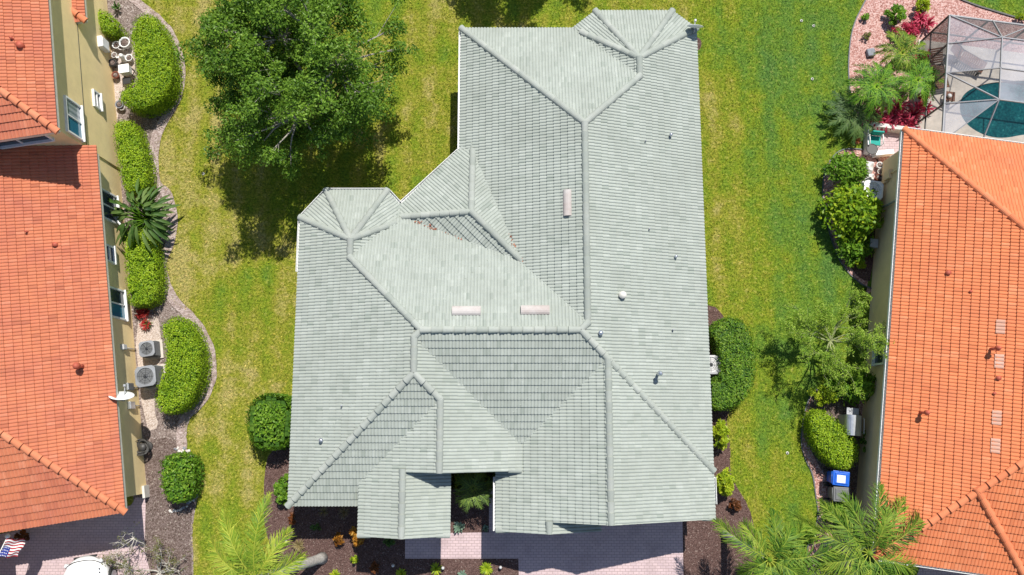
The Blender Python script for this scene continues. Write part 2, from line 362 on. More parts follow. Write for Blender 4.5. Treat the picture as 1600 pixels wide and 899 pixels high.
# front bed of the green house
bedF = PP([(452, 690), (420, 706), (413, 740), (412, 780), (411, 800), (415, 830), (425, 860), (436, 885), (445, 960)])
front = smooth_poly(bedF, 1, False)+[tuple(P(1290, 960)[:2])]
bedR = PP([(1118, 480), (1136, 500), (1140, 640), (1134, 660), (1142, 700), (1140, 735), (1150, 760), (1170, 790), (1180, 830), (1175, 860), (1200, 960)])
sheet('front_mulch_bed', smooth_poly(bedF, 1, False)+smooth_poly(bedR, 1, False)[::-1]+[(7.0, 5), (7.0, -3), (-7.8, -3), (-7.8, 0)], .004, 'dark_mulch')
sheet('roof_corner_bed', smooth_poly(PP([(1086, 58), (1094, 60), (1097, 70), (1092, 80), (1086, 78)]), 1), .004, 'dark_mulch')
sheet('wall_side_bed', PP([(718, 108), (728, 108), (728, 145), (718, 145)]), .004, 'dark_mulch')
wk = [tuple(P(633, 833)[:2]), tuple(P(633, 873.5)[:2]), tuple(P(810, 873.5)[:2]), tuple(P(810, 960)[:2]), tuple(P(1067, 960)[:2]), tuple(P(1067, 760)[:2]), (.0, -3.0), (-.35, -3.0), (-.35, -4.75), tuple(P(697, 832)[:2])]
sheet('driveway_pavers', [(P(633, 834).x, P(633, 834).y), (P(633, 873).x, P(633, 873).y), (P(810, 873).x, P(810, 873).y), (P(812, 960).x, P(812, 960).y), (P(1069, 960).x, P(1069, 960).y), (P(1067, 820).x, -3.0), (P(764, 832).x, -3.0), (P(764, 832).x, P(764, 832).y)], .010, 'pavers')
# right neighbour's pink gravel bed
bedT = PP([(1372, -40), (1350, 5), (1332, 40), (1326, 80), (1325, 120), (1330, 160), (1345, 200), (1360, 235)])
top = PP([(1480, -10), (1520, 8), (1560, 20), (1600, 32), (1700, 50)])
sheet('pink_gravel_bed', smooth_poly(bedT, 1, False)+[(16.4, 10.5), (26, 9), (26, 16.2)]+smooth_poly(top, 1, False)[::-1], .004, 'pink_gravel')
ribbon('bed_kerb', [tuple(v) for v in smooth_poly(bedT, 2, False)], .05, 0, .05, 'dark_slats')
ribbon('dark_bed_kerb', [tuple(v) for v in smooth_poly(top, 2, False)], .07, 0, .06, 'bronze_frame')
bedM = PP([(1362, 236), (1330, 232), (1308, 236), (1290, 260), (1284, 295), (1288, 335), (1300, 380), (1318, 420), (1345, 445), (1364, 452)])
sheet('shrub_bed', smooth_poly(bedM, 1, False)+[(15.2, 5), (16.3, 10.9)], .004, 'pink_gravel')
sheet('shrub_bed_mulch', smooth_poly(PP([(1318, 300), (1370, 290), (1364, 440), (1345, 438), (1322, 410)]), 1), .008, 'dark_mulch')
ribbon('shrub_bed_kerb', [tuple(v) for v in smooth_poly(bedM, 2, False)], .05, 0, .05, 'dark_slats')
bedB = PP([(1345, 600), (1300, 596), (1268, 612), (1256, 645), (1250, 690), (1258, 720), (1270, 740), (1274, 775), (1280, 810), (1260, 850), (1250, 960)])
sheet('side_bed', smooth_poly(bedB, 1, False)+[(14.2, -7.5), (14.0, -5), (15.2, 1.4)], .004, 'pink_gravel')
sheet('side_bed_mulch', smooth_poly(PP([(1270, 605), (1350, 600), (1345, 840), (1300, 840), (1302, 760), (1280, 730), (1260, 690), (1264, 640)]), 1), .008, 'brown_mulch')
ribbon('side_bed_kerb', [tuple(v) for v in smooth_poly(bedB, 2, False)], .05, 0, .05, 'dark_slats')
sheet('side_path', PP([(1440, 880), (1700, 860), (1700, 980), (1400, 980)]), .010, 'pavers')

# ================================================================== ROOFS
def plane(p0, n, z0, t=.417):
    n = Vector(n).normalized(); return dict(p=Vector(p0), n=n, z=z0, t=t)
def pz(pl, x, y): return pl['z']+pl['t']*((Vector((x, y))-pl['p']).dot(pl['n']))
def coef(pl): return (pl['t']*pl['n'].x, pl['t']*pl['n'].y, pl['z']-pl['t']*pl['p'].dot(pl['n']))
def meet(a, b, c=None, at=None):
    if c is not None:
        A = [coef(q) for q in (a, b, c)]; s = np.linalg.solve([[q[0], q[1], -1] for q in A], [-q[2] for q in A]); return Vector(s)
def clip(poly, a, b, c):
    out = []; n = len(poly)
    for i in range(n):
        p, q = poly[i], poly[(i+1) % n]; fp = a*p[0]+b*p[1]+c; fq = a*q[0]+b*q[1]+c
        if fp >= 0: out.append(p)
        if (fp >= 0) != (fq >= 0):
            t = fp/(fp-fq); out.append((p[0]+t*(q[0]-p[0]), p[1]+t*(q[1]-p[1])))
    return out
BIG = [(-60, -60), (60, -60), (60, 60), (-60, 60)]
def region(pl, under=(), cuts=()):
    """part of the plane pl above its own eave, below every plane in `under`, within the half planes `cuts` (a,b,c)"""
    poly = BIG; n, p = pl['n'], pl['p']; poly = clip(poly, n.x, n.y, -n.dot(p))
    A = coef(pl)
    for q in under:
        B = coef(q); poly = clip(poly, B[0]-A[0], B[1]-A[1], B[2]-A[2])
    for c in cuts: poly = clip(poly, *c)
    return poly
def tile_slope(mb, pl, poly, course=.298, barrel=.134, seed=0, amp=.034, step=.042):
    """double roman concrete tiles laid on the plane: barrels run up the slope, every course laps the one below"""
    if len(poly) < 3: return
    n, p, t = pl['n'], pl['p'], pl['t']; kk = math.sqrt(1+t*t); ud = Vector((n.y, -n.x))
    L = [((Vector(q)-p).dot(ud), (Vector(q)-p).dot(n)*kk) for q in poly]
    A = sum(L[i][0]*L[(i+1) % len(L)][1]-L[(i+1) % len(L)][0]*L[i][1] for i in range(len(L)))
    if A < 0: L = L[::-1]
    vmin = min(v for _, v in L); vmax = max(v for _, v in L); rr = random.Random(seed)
    b = bmesh.new(); lay = b.faces.layers.float.new('rnd'); SEG = 5
    FR = (0, .27, .42, .58, .73); prof = [amp*q for q in (1, .80, .05, .05, .80)]
    r0 = int(math.floor(vmin/course+1e-6))
    for r in range(r0, int(math.ceil(vmax/course-1e-6))):
        v0, v1 = r*course, (r+1)*course
        pp = clip(clip(L, 0, 1, -(v0-.001)), 0, -1, v1+.001)
        if len(pp) < 3: continue
        u0 = min(q[0] for q in pp); u1 = max(q[0] for q in pp)
        j0 = (int(math.floor(u0/barrel))-1)*SEG; j1 = (int(math.ceil(u1/barrel))+1)*SEG
        lo, hi, rs = [], [], []
        dj = rr.uniform(-.004, .004)
        for j in range(j0, j1+1):
            h = prof[j % SEG]; u = (j//SEG+FR[j % SEG])*barrel+dj
            lo.append(b.verts.new((u, v0, h+step))); hi.append(b.verts.new((u, v1, h+.002))); rs.append(b.verts.new((u, v0, h-.004)))
        cur = None; rv = .5
        for i in range(j1-j0):
            tid = (j0+i+2)//SEG
            if tid != cur:
                cur = tid; tl = (tid+r % 2)//2
                rv = min(.86, max(.08, .5+(math.sin(tl*127.1+r*311.7+seed)*43758.5 % 1-.5)*.40+rr.gauss(0, .15)))
            f = b.faces.new((lo[i], lo[i+1], hi[i+1], hi[i])); f[lay] = rv
            f = b.faces.new((rs[i], rs[i+1], lo[i+1], lo[i])); f[lay] = rv
    for i in range(len(L)):
        a, q = Vector(L[i]), Vector(L[(i+1) % len(L)]); d = q-a
        if d.length < 1e-6: continue
        bmesh.ops.bisect_plane(b, geom=b.verts[:]+b.edges[:]+b.faces[:], plane_co=(a.x, a.y, 0), plane_no=(d.y, -d.x, 0), clear_outer=True)
    up = Vector((n.x/kk, n.y/kk, t/kk)); nn = Vector((-n.x*t/kk, -n.y*t/kk, 1/kk)); o = Vector((p.x, p.y, pl['z'])); u3 = Vector((ud.x, ud.y, 0))
    b.verts.index_update()
    V = [o+u3*v.co.x+up*v.co.y+nn*v.co.z for v in b.verts]
    vv = [mb.bm.verts.new(v) for v in V]
    flip = u3.cross(up).dot(nn) < 0
    for f in b.faces:
        idx = [v.index for v in f.verts]; idx = idx[::-1] if flip else idx
        fc = mb.bm.faces.new([vv[i] for i in idx]); fc[mb.lay] = f[lay]
    b.free()
    # boarded underside, just below the tiles
    q = [Vector((x, y, pz(pl, x, y)-.03)) for x, y in poly]
    mb._add(q, [tuple(range(len(q)))], .5)
def caps(parent, a, b, mat, r=.125, seg=.40, lift=.02, name='ridge_cap'):
    a, b = Vector(a), Vector(b)
    if a.z > b.z: a, b = b, a             # lapped from the foot upwards
    d = b-a; L = d.length; d.normalize(); x = d.cross(Vector((0, 0, 1))).normalized(); z = x.cross(d)
    if z.z < 0: z = -z
    m = MB(); n = max(1, round(L/seg)); s = L/n; K = 8
    for i in range(n):
        rv = random.random(); V = []
        for (tt, rad, up) in ((i*s-.03, r*1.13, lift+.05), ((i+1)*s, r*.90, lift)):
            for j in range(K+1):
                th = math.pi*(j/K)*1.1-.05*math.pi
                V.append(a+d*tt+x*math.cos(th)*rad+z*(math.sin(th)*rad*.85+up-.03))
        Fc = [(j, j+1, K+2+j, K+1+j) for j in range(K)]+[tuple(range(K, -1, -1)), tuple(range(K+1, 2*K+2))]
        m._add(V, Fc, rv, False)
    bmesh.ops.recalc_face_normals(m.bm, faces=m.bm.faces)
    return m.build(name, mat, parent)
def gutter(parent, a, b, out, mat='white_paint', wd=.12, z=3.0):
    """box gutter hung outside an eave; a, b plan points, out the outward direction"""
    o = Vector((out[0], out[1], 0)).normalized()*(wd/2-.02); m = MB()
    A = Vector((a[0], a[1], z-.06))+o; B_ = Vector((b[0], b[1], z-.06))+o
    d = (B_-A).normalized(); x = Vector((o.x, o.y, 0)).normalized()
    m.bar(A-x*wd/2, B_-x*wd/2, .014, .12); m.bar(A+x*wd/2, B_+x*wd/2, .018, .12); m.bar(A-Vector((0, 0, .055)), B_-Vector((0, 0, .055)), wd, .012)
    return m.build('gutter', mat, parent)
def fascia(parent, pts, z, mat='eave_paint', closed=False):
    m = MB()
    for i in range(len(pts)-(0 if closed else 1)):
        a, b = pts[i], pts[(i+1) % len(pts)]; m.bar((a[0], a[1], z-.1), (b[0], b[1], z-.1), .03, .17)
    return m.build('fascia', mat, parent)
def gable(mb, y, x0, xr, x1, ze, zr, th=.12):
    mb.solid([(x0, y, ze-.9), (x1, y, ze-.9), (x1, y, ze), (xr, y, zr), (x0, y, ze), (x0, y+th, ze-.9), (x1, y+th, ze-.9), (x1, y+th, ze), (xr, y+th, zr), (x0, y+th, ze)],
             [(0, 1, 2, 3, 4), (9, 8, 7, 6, 5), (0, 4, 9, 5), (1, 6, 7, 2), (2, 7, 8, 3), (3, 8, 9, 4), (0, 5, 6, 1)])

# ------------------------------------------------------------------ THE GREEN-ROOFED HOUSE
house = thing('house', 'house with pale green tiled roof of many hips and gables, in the middle', 'house', (0, 3, 0))
T = .417
CW = plane((-8.41, 0), (1, 0), 3); CS = plane((0, -3.34), (0, 1), 3); DE = plane((.36, 0), (-1, 0), 3.4)
NB = plane((0, 8.19), (0, -1), 3); SB = plane((0, -2.05), (0, 1), 3)
W1 = plane((-2.09, 0), (1, 0), 3); E1 = plane((7.61, 0), (-1, 0), 3); N1 = plane((0, 15.81), (0, -1), 3)
b_ridge = meet(NB, SB, E1); bw = meet(NB, SB, CW)
ex0, ex1 = -5.69, -2.30; zEe = 3.35; exr = (ex0+ex1)/2; EW = plane((ex0, 0), (1, 0), zEe); EE = plane((ex1, 0), (-1, 0), zEe); zE = pz(EW, exr, 0); DWp = EW
xr = (.05+T*(.36+ex0)+0)/(2*T); zD = pz(DE, xr, 0); ystar = (zD-3)/T-3.34
slopes = []
def S(pl, under=(), cuts=()): slopes.append((pl, region(pl, under, cuts)))
S(W1, (E1, N1, SB)); S(N1, (W1, E1)); S(E1, (W1, N1, SB), ((0, -1, 13.26),))
S(E1, (NB, SB), ((-1, 0, 2.76), (1, 0, -2.4), (0, 1, -2.6), (0, -1, 3.6)))
# S slope shared by the middle and the east block, N slope of the middle block
S(SB, (NB, E1, CW)); S(NB, (SB, CW, E1), ((1, 0, 6.21),))
S(CW, (NB, CS, DE), ((0, -1, 5.99),)); S(CS, (CW, DE), ((-1, 0, xr),)); S(DE, (CW, CS, NB), ((0, 1, -ystar),))
S(DE, (DWp,), ((0, -1, ystar), (0, 1, 2.05))); S(DWp, (DE,), ((0, -1, ystar), (0, 1, 2.05)))
# front entry gable
S(EW, (EE,), ((0, 1, 4.40), (0, -1, -2.05))); S(EE, (EW,), ((0, 1, 4.40), (0, -1, -1.6)))
# garage gable and its lower step
GW = plane((-.6, 0), (1, 0), 3); GE = plane((7.61, 0), (-1, 0), 3.004); gxr = meet(GW, GE, N1).x; zG = pz(GW, gxr, 0)
S(GW, (GE,), ((0, 1, 3.84), (0, -1, 2.4))); S(GE, (GW,), ((0, 1, 3.84), (0, -1, 2.4)))
hx = 1.36; HE = plane((2*hx+.6, 0), (-1, 0), 3); zH = pz(GW, hx, 0)
S(GW, (HE,), ((0, 1, 4.27), (0, -1, -3.842))); S(HE, (GW,), ((0, 1, 4.27), (0, -1, -3.3)))
# bays: five eaves round a short ridge
def bay(xw, xe, yn, xa, xb, yw, ye):
    pw = plane((xw, 0), (1, 0), 3); pe = plane((xe, 0), (-1, 0), 3); pn = plane((0, yn), (0, -1), 3); ap = meet(pw, pe, pn)
    d1 = Vector((xa-xw, yn-yw)); n1 = Vector((d1.y, -d1.x)).normalized(); p1 = Vector((xw, yw)); r1 = (Vector((ap.x, ap.y))-p1).dot(n1)
    d2 = Vector((xe-xb, ye-yn)); n2 = Vector((d2.y, -d2.x)).normalized(); p2 = Vector((xb, yn)); r2 = (Vector((ap.x, ap.y))-p2).dot(n2)
    return pw, pe, pn, plane(p1, n1, 3, (ap.z-3)/r1), plane(p2, n2, 3, (ap.z-3)/r2), ap
b4 = bay(-8.41, -4.01, 8.89, -7.43, -4.99, 7.78, 7.78); b3 = bay(2.5, 7.61, 16.58, 3.46, 6.65, 15.81, 15.81)
for bb, yc in ((b4, 5.99), (b3, 13.26)):
    for i in range(5):
        cuts = [(0, 1, -yc)]
        S(bb[i], [bb[j] for j in range(5) if j != i], cuts)
# diagonal bay in the inner corner
uh = Vector((1, 1)).normalized(); vh = Vector((1, -1)).normalized(); um, vm = 4.38, -9.0; hw = 2.4
V5n = plane(uh*um+vh*vm, vh, 3); V5s = plane(uh*(um-hw), uh, 3); V5e = plane(uh*(um+hw), -uh, 3); v5a = meet(V5n, V5s, V5e)
c_in = (-vh.x, -vh.y, -2.6)
for q in (V5n, V5s, V5e): S(q, [o for o in (V5n, V5s, V5e) if o is not q], [c_in])
m = MB()
for i, (pl, poly) in enumerate(slopes): tile_slope(m, pl, poly, .287, .125, seed=i)
roof = m.build('roof', 'green_tile', house)
GC = 'green_cap'
R1n = meet(W1, E1, N1); z1 = R1n.z; R1s = Vector((2.76, 3.34, z1))
v3 = lambda x, y, pl: Vector((x, y, pz(pl, x, y)))
cw_r = meet(CW, CS, DE); cw_n = meet(CW, DE, SB)
CAPS = [(v3(-2.09, 15.81, W1), R1n), (Vector((5.06, 13.26, b3[5].z)), R1n), (R1n, R1s), (R1s, b_ridge), (b_ridge, v3(7.61, -2.05, E1)),
        (b3[5], Vector((5.06, 13.26, b3[5].z))), (b3[5], Vector((3.46, 16.58, 3))), (b3[5], Vector((6.65, 16.58, 3))), (b3[5], Vector((7.61, 15.81, 3))), (b3[5], Vector((2.5, 15.81, 3)).lerp(b3[5], .14)),
        (bw, b_ridge), (bw, Vector((-6.21, 5.99, b4[5].z))), (b4[5], Vector((-6.21, 5.99, b4[5].z))), (b4[5], Vector((-8.41, 7.78, 3))), (b4[5], Vector((-7.43, 8.89, 3))), (b4[5], Vector((-4.99, 8.89, 3))), (b4[5], Vector((-4.01, 7.78, 3)).lerp(b4[5], .12)),
        (bw, cw_n), (cw_n, cw_r), (cw_r, Vector((-8.41, -3.34, 3))), (cw_r, Vector((xr, ystar, zD))), (Vector((xr, ystar, zD)), Vector((xr, -2.05, zD))),
        (Vector((exr, -1.95, zE)), Vector((exr, -4.40, zE))), (Vector((gxr, 2.02, zG)), Vector((gxr, -3.84, zG))), (Vector((hx, -3.84, zH)), Vector((hx, -4.27, zH)))]
v5L = meet(V5n, V5s, NB) if False else v3(*(uh*(um-hw)+vh*vm).to_tuple(), V5n).lerp(v5a, .20); v5R = v3(*(uh*(um+hw)+vh*vm).to_tuple(), V5n).lerp(v5a, .09)
CAPS += [(v5a, v5L), (v5a, v5R), (v5a, meet(V5s, V5e, NB))]
for a, b in CAPS: caps(roof, a, b, GC)
# rake returns: the short cap pieces at the feet of the gables
for a, b in (((ex0+.05, -4.36, zEe), (ex0+.5, -4.36, zEe+.15)), ((ex1-.05, -4.36, zEe), (ex1-.5, -4.36, zEe+.15)), ((-.55, -4.23, 3.0), (-.1, -4.23, 3.12)), ((.3, -2.02, 3.4), (-.15, -2.02, 3.55)), ((7.55, -3.8, 3.0), (7.1, -3.8, 3.12))):
    caps(roof, a, b, GC, .10, .5, .03, 'rake_tile')
# rake boards
mr = MB()
for (x0, xm, x1, y, ze, zr) in ((exr, xr, .36, -2.03, zE, zD), (ex0, exr, ex1, -4.37, zEe, zE), (gxr-.1-4.0, gxr, 7.61, -3.81, 3, zG), (-.6, hx, 2*hx+.6, -4.24, 3, zH)):
    mr.bar((x0, y, ze-.12), (xm, y, zr-.12), .03, .17); mr.bar((xm, y, zr-.12), (x1, y, (3.4 if x1 == .36 else ze)-.12), .03, .17)
mr.build('rake_board', 'eave_paint', house)
foot = [(-7.95, -2.9), (-7.95, 7.6), (-7.2, 8.45), (-5.2, 8.45), (-4.45, 7.75), (-4.2, 7.9), (-1.85, 10.2), (-1.62, 10.3), (-1.62, 15.35), (2.7, 15.35), (3.6, 16.1), (6.5, 16.1), (7.15, 15.5), (7.15, -3.4), (2.2, -3.4), (2.2, -3.85), (-.15, -3.85), (-.15, -1.6), (-2.7, -1.6), (-2.7, -3.95), (-5.1, -3.95), (-5.1, -2.9)]
MB().prism(foot, 0, 2.88).build('wall', 'pale_stucco', house)
mg = MB(); gable(mg, -1.62, exr-1, xr, -.1, 3.5, zD-.17); gable(mg, -3.97, ex0+.45, exr, ex1-.45, zEe+.1, zE-.12); gable(mg, -3.42, .1, gxr, 7.15, 3.1, zG-.15); gable(mg, -3.87, -.15, hx, 2.2, 3.1, zH-.14)
mg.build('gable_wall', 'pale_stucco', house)
fascia(house, [(-8.39, -3.32), (-8.39, 7.77), (-7.42, 8.87), (-4.99, 8.87), (-4.44, 8.26), (-2.1, 10.52), (-2.07, 15.79), (2.5, 15.79), (3.46, 16.56), (6.64, 16.56), (7.59, 15.8), (7.59, -3.8)], 3.0)
fascia(house, [(-8.39, -3.32), (-5.5, -3.32)], 3.0)
for a, b, o in (((-2.09, 10.6), (-2.09, 15.8), (-1, 0)), ((-4.42, 8.36), (-2.12, 10.57), (-1, 1)), ((-4.99, 8.89), (-4.45, 8.3), (1, 1)), ((-7.43, 8.89), (-4.99, 8.89), (0, 1)), ((-8.41, 7.78), (-7.43, 8.89), (-1, 1)), ((-8.41, 5.6), (-8.41, 7.78), (-1, 0)), ((-.6, -4.27), (-.6, -2.3), (-1, 0)), ((7.61, -3.3), (7.61, -2.3), (1, 0))):
    gutter(house, a, b, o)
ms = MB()
for x0, x1, y0, y1 in ((-8.4, -7.95, -3.3, 7.7), (7.15, 7.6, -3.4, 15.7), (-2.08, -1.62, 10.4, 15.7)): ms.box(((x0+x1)/2, (y0+y1)/2, 2.87), (x1-x0, y1-y0, .02))
ms.build('soffit', 'cream_paint', house)
gd = MB(); gd.box((4.7, -3.41, 1.15), (4.9, .05, 2.2))
for i in range(4): gd.box((4.7, -3.44, .35+.53*i), (4.8, .03, .46), bev=.01)
gd.build('garage_door', 'cream_paint', house)
# pipes and vents on the roof
def on_roof(px, py, pl): n, p = pl['n'], pl['p']; kk = Vector((-n.x*pl['t'], -n.y*pl['t'], 1)).normalized(); return on_plane(px, py, (p.x, p.y, pl['z']), kk), kk
def ridge_vent(px, py, pl, along, Lh, wd):
    c, nn = on_roof(px, py, pl); d = Vector(along); d = (d-nn*d.dot(nn)).normalized(); x = d.cross(nn); m = MB(); K = 8
    V = []
    for t in (-Lh/2, Lh/2):
        for j in range(K+1):
            th = math.pi*j/K; V.append(c+d*t+x*math.cos(th)*wd/2+nn*(math.sin(th)*wd*.42+.03))
    m._add(V, [(j, j+1, K+2+j, K+1+j) for j in range(K)]+[tuple(range(K+1)), tuple(range(2*K+1, K, -1))]); bmesh.ops.recalc_face_normals(m.bm, faces=m.bm.faces)
    return tag(m.build('roof_vent', 'vent_tile', roof), 'weathered pinkish roof vent hood')
ridge_vent(887, 318, W1, (0, 1, 0), 1.0, .34); ridge_vent(729, 487, NB, (1, 0, 0), 1.05, .40); ridge_vent(836, 486, NB, (1, 0, 0), 1.05, .40)
def pipe(parent, px, py, pl, r, h, mat, cap=False, name='vent_pipe'):
    c, nn = on_roof(px, py, pl); m = MB(); m.tube([c-Vector((0, 0, .1)), c+Vector((0, 0, h))], r, 12)
    if cap: m.lathe(c+Vector((0, 0, h)), [(r*1.9, -.02), (r*1.9, .06), (r*1.2, .16), (0, .18)], 14)
    return m.build(name, mat, parent)
pipe(roof, 1027, 585, E1, .055, .55, 'galvanised', True); pipe(roof, 972, 462, E1, .14, .22, 'cream_paint'); pipe(roof, 938, 521, E1, .09, .2, 'galvanised'); pipe(roof, 1047, 213, E1, .06, .25, 'galvanised')
pipe(roof, 1055, 402, E1, .06, .2, 'galvanised'); pipe(roof, 1014, 359, E1, .03, .2, 'grey_metal'); pipe(roof, 1051, 516, E1, .03, .2, 'grey_metal'); pipe(roof, 1008, 222, E1, .025, .2, 'grey_metal')
pipe(roof, 503, 688, CW, .08, .2, 'galvanised'); pipe(roof, 535, 634, CW, .03, .22, 'grey_metal')

# ------------------------------------------------------------------ NEIGHBOURING HOUSES
def window(parent, c, along, nrm_, wd, ht, pane='window_glass', sashes=2):
    c = Vector(c); a = Vector(along).normalized(); n = Vector(nrm_).normalized(); z = Vector((0, 0, 1)); M = Matrix((a, n, z)).transposed()
    m = MB(); f = .07
    m.box(c+n*.03+z*(ht/2), (wd+2*f, .1, f), M=M); m.box(c+n*.05-z*(ht/2), (wd+2*f+.06, .16, f), M=M)
    for s in (-1, 1): m.box(c+n*.03+a*s*(wd/2+f/2), (f, .1, ht-f), M=M)
    if sashes == 2: m.box(c+n*.028, (.05, .07, ht-f), M=M)
    if sashes == -2: m.box(c+n*.028, (wd, .07, .05), M=M)
    fr = m.build('window', 'white_paint', parent)
    for i in range(abs(sashes)):
        if sashes == 1: MB().box(c+n*.008, (wd, .02, ht-f), M=M).build('pane', pane, fr)
        elif sashes == 2: MB().box(c+n*.008+a*(wd/4+.012)*(1 if i else -1), (wd/2-.026, .02, ht-f), M=M).build('pane', pane if isinstance(pane, str) else pane[i], fr)
        else: MB().box(c+n*.008+z*(ht/4)*(1 if i else -1), (wd, .02, ht/2-.06), M=M).build('pane', pane, fr)
    return fr
lhouse = thing('house', 'two storey yellow stucco house with rose red tiled roofs, at the left', 'house', (-18, 2, 0))
th = R_(9.0); Ld = Vector((-math.sin(th), math.cos(th))); Ll = Vector((-math.cos(th), -math.sin(th)))      # along the east eave, and inward
cs = Vector((-14.52, -3.57)); LE = plane(cs, Ll, 3); LS = plane(cs, Ld, 3); LW = plane(cs+Ll*14, -Ll, 3)
yN = 14.35
upc = Vector((-16.74, 10.33)); UE = plane(upc, Ll, 5.8); US = plane(upc, Ld, 5.8); UW = plane(upc+Ll*12, -Ll, 5.8)
tc = Vector(P(134, 33, 3)[:2]); TE = plane(tc, Ll, 3); TS = plane(tc, Ld, 3); TW = plane(tc+Ll*3.2, -Ll, 3)
wallN = upc+Ld*.45
cutN = (-Ld.x, -Ld.y, Ld.dot(wallN))
pc = Vector((-19.55, -5.3)); PE = plane(pc, Ll, 3); PS = plane(pc, Ld, 3); 
m = MB()
for i, (pl, un, cu) in enumerate(((LE, (LS, LW), (cutN,)), (LS, (LE, LW), (cutN,)), (LW, (LE, LS), (cutN,)), (UE, (US, UW), ((-Ld.x, -Ld.y, Ld.dot(upc+Ld*14)),)), (US, (UE, UW), ()), (UW, (UE, US), ((-Ld.x, -Ld.y, Ld.dot(upc+Ld*14)),)),
                                  (TE, (TS, TW), ((-Ld.x, -Ld.y, Ld.dot(tc+Ld*9)),)), (TS, (TE, TW), ()), (PE, (), ((-Ld.x, -Ld.y, Ld.dot(pc+Ld*2.5)), (-Ll.x, -Ll.y, Ll.dot(pc+Ll*3))))) ):
    tile_slope(m, pl, region(pl, un, cu), seed=40+i)
lroof = m.build('roof', 'rose_tile', lhouse)
hipend = lambda a, b, c, k: (lambda q: q)(meet(a, b, c)) if k is None else None
h1 = Vector((cs.x, cs.y, 3)); dd = (Ll+Ld).to_3d()+Vector((0, 0, T)); caps(lroof, h1, h1+dd*6.8, 'rose_cap')
h2 = Vector((upc.x, upc.y, 5.8)); caps(lroof, h2, h2+dd*5.8, 'rose_cap'); h3 = Vector((tc.x, tc.y, 3)); caps(lroof, h3, h3+dd*.85, 'rose_cap')
rot = lambda c, x, y: tuple(c+Ll*x+Ld*y)
wl = MB(); ov = .5
wl.prism([rot(cs, ov, ov), rot(cs, ov, 14.6), rot(cs, 13.5, 14.6), rot(cs, 13.5, ov)], 0, 2.88)
ue = .42
wl.prism([rot(upc, ue, .45), rot(upc, ue, 14), rot(upc, 11.6, 14), rot(upc, 11.6, .45)], .0, 5.66)
wl.build('wall', 'yellow_stucco', lhouse)
ml = MB(); bpt = Vector((*rot(upc, ue-.006, 0), 0)); ml.bar((*rot(upc, ue-.004, .5), 2.9), (*rot(upc, ue-.004, 13), 2.9), .02, .025); ml.build('wall_joint', 'bronze_frame', lhouse)
sf = MB(); sf.prism([rot(upc, .02, .02), rot(upc, .02, 14), rot(upc, ue+.02, 14), rot(upc, ue+.02, .5), rot(upc, 11.5, .5), rot(upc, 11.5, .02)], 5.67, 5.70); sf.prism([rot(tc, .03, .03), rot(tc, .03, 8), rot(tc, .5, 8), rot(tc, .5, .03)], 2.86, 2.90)
sf.prism([rot(cs, .02, .02), rot(cs, .02, 13.8), rot(cs, ov, 13.8), rot(cs, ov, ov), rot(cs, 13, ov), rot(cs, 13, .02)], 2.885, 2.91); sf.build('soffit', 'cream_paint', lhouse)
fascia(lhouse, [rot(cs, 13.9, .02), rot(cs, .02, .02), rot(cs, .02, 14.2)], 3.0, 'cream_paint'); fascia(lhouse, [rot(upc, 11.9, .02), rot(upc, .02, .02), rot(upc, .02, 13.9)], 5.8, 'cream_paint'); fascia(lhouse, [rot(tc, .6, .02), rot(tc, .02, .02), rot(tc, .02, 8.9)], 3.0, 'cream_paint')
nE = -Ll.to_3d(); aE = Ld.to_3d(); wp_up = Vector((*rot(upc, ue, 0), 0)); wp_lo = Vector((*rot(cs, ov, 0), 0))
for px, py, wp, wd, ht, pane, sa in ((114, 186, wp_up, 1.35, 1.15, ('blue_glass', 'window_blind'), 2), (150, 157, wp_up, .62, .55, 'window_glass', -2), (170, 324, wp_lo, 1.15, 1.35, 'window_glass', 2), (169, 397, wp_lo, .6, .75, 'window_glass', -2), (182, 475, wp_lo, 1.15, 1.3, ('blue_glass', 'window_glass'), 2)):
    window(lhouse, on_plane(px, py, wp, nE)+nE*.01, aE, nE, wd, ht, pane, sa)
nS = -Ld.to_3d(); aS = Ll.to_3d(); wpS = Vector((*rot(upc, 0, .45), 0))
window(lhouse, on_plane(30, 219, wpS, nS)+nS*.01, aS, nS, 2.2, .55, 'window_glass', 2)
def lpipe(px, py, pl, r, h, parent, mat): pipe(parent, px, py, pl, r, h, mat)
pipe(lroof, 130, 573, LE, .07, .45, 'brick_red_pipe', True); pipe(lroof, 88, 383, LE, .09, .16, 'brick_red_pipe'); pipe(lroof, 44, 363, LE, .04, .2, 'brick_red_pipe'); pipe(lroof, 34, 73, UE, .12, .22, 'brick_red_pipe'); pipe(lroof, 21, 62, UE, .05, .2, 'brick_red_pipe')
MB().box(on_plane(228, 768, wp_lo, nE)+nE*.06, (.5, .1, .75), M=Matrix((aE, nE, Vector((0, 0, 1)))).transposed(), bev=.01).build('door_panel', 'cream_paint', lhouse)

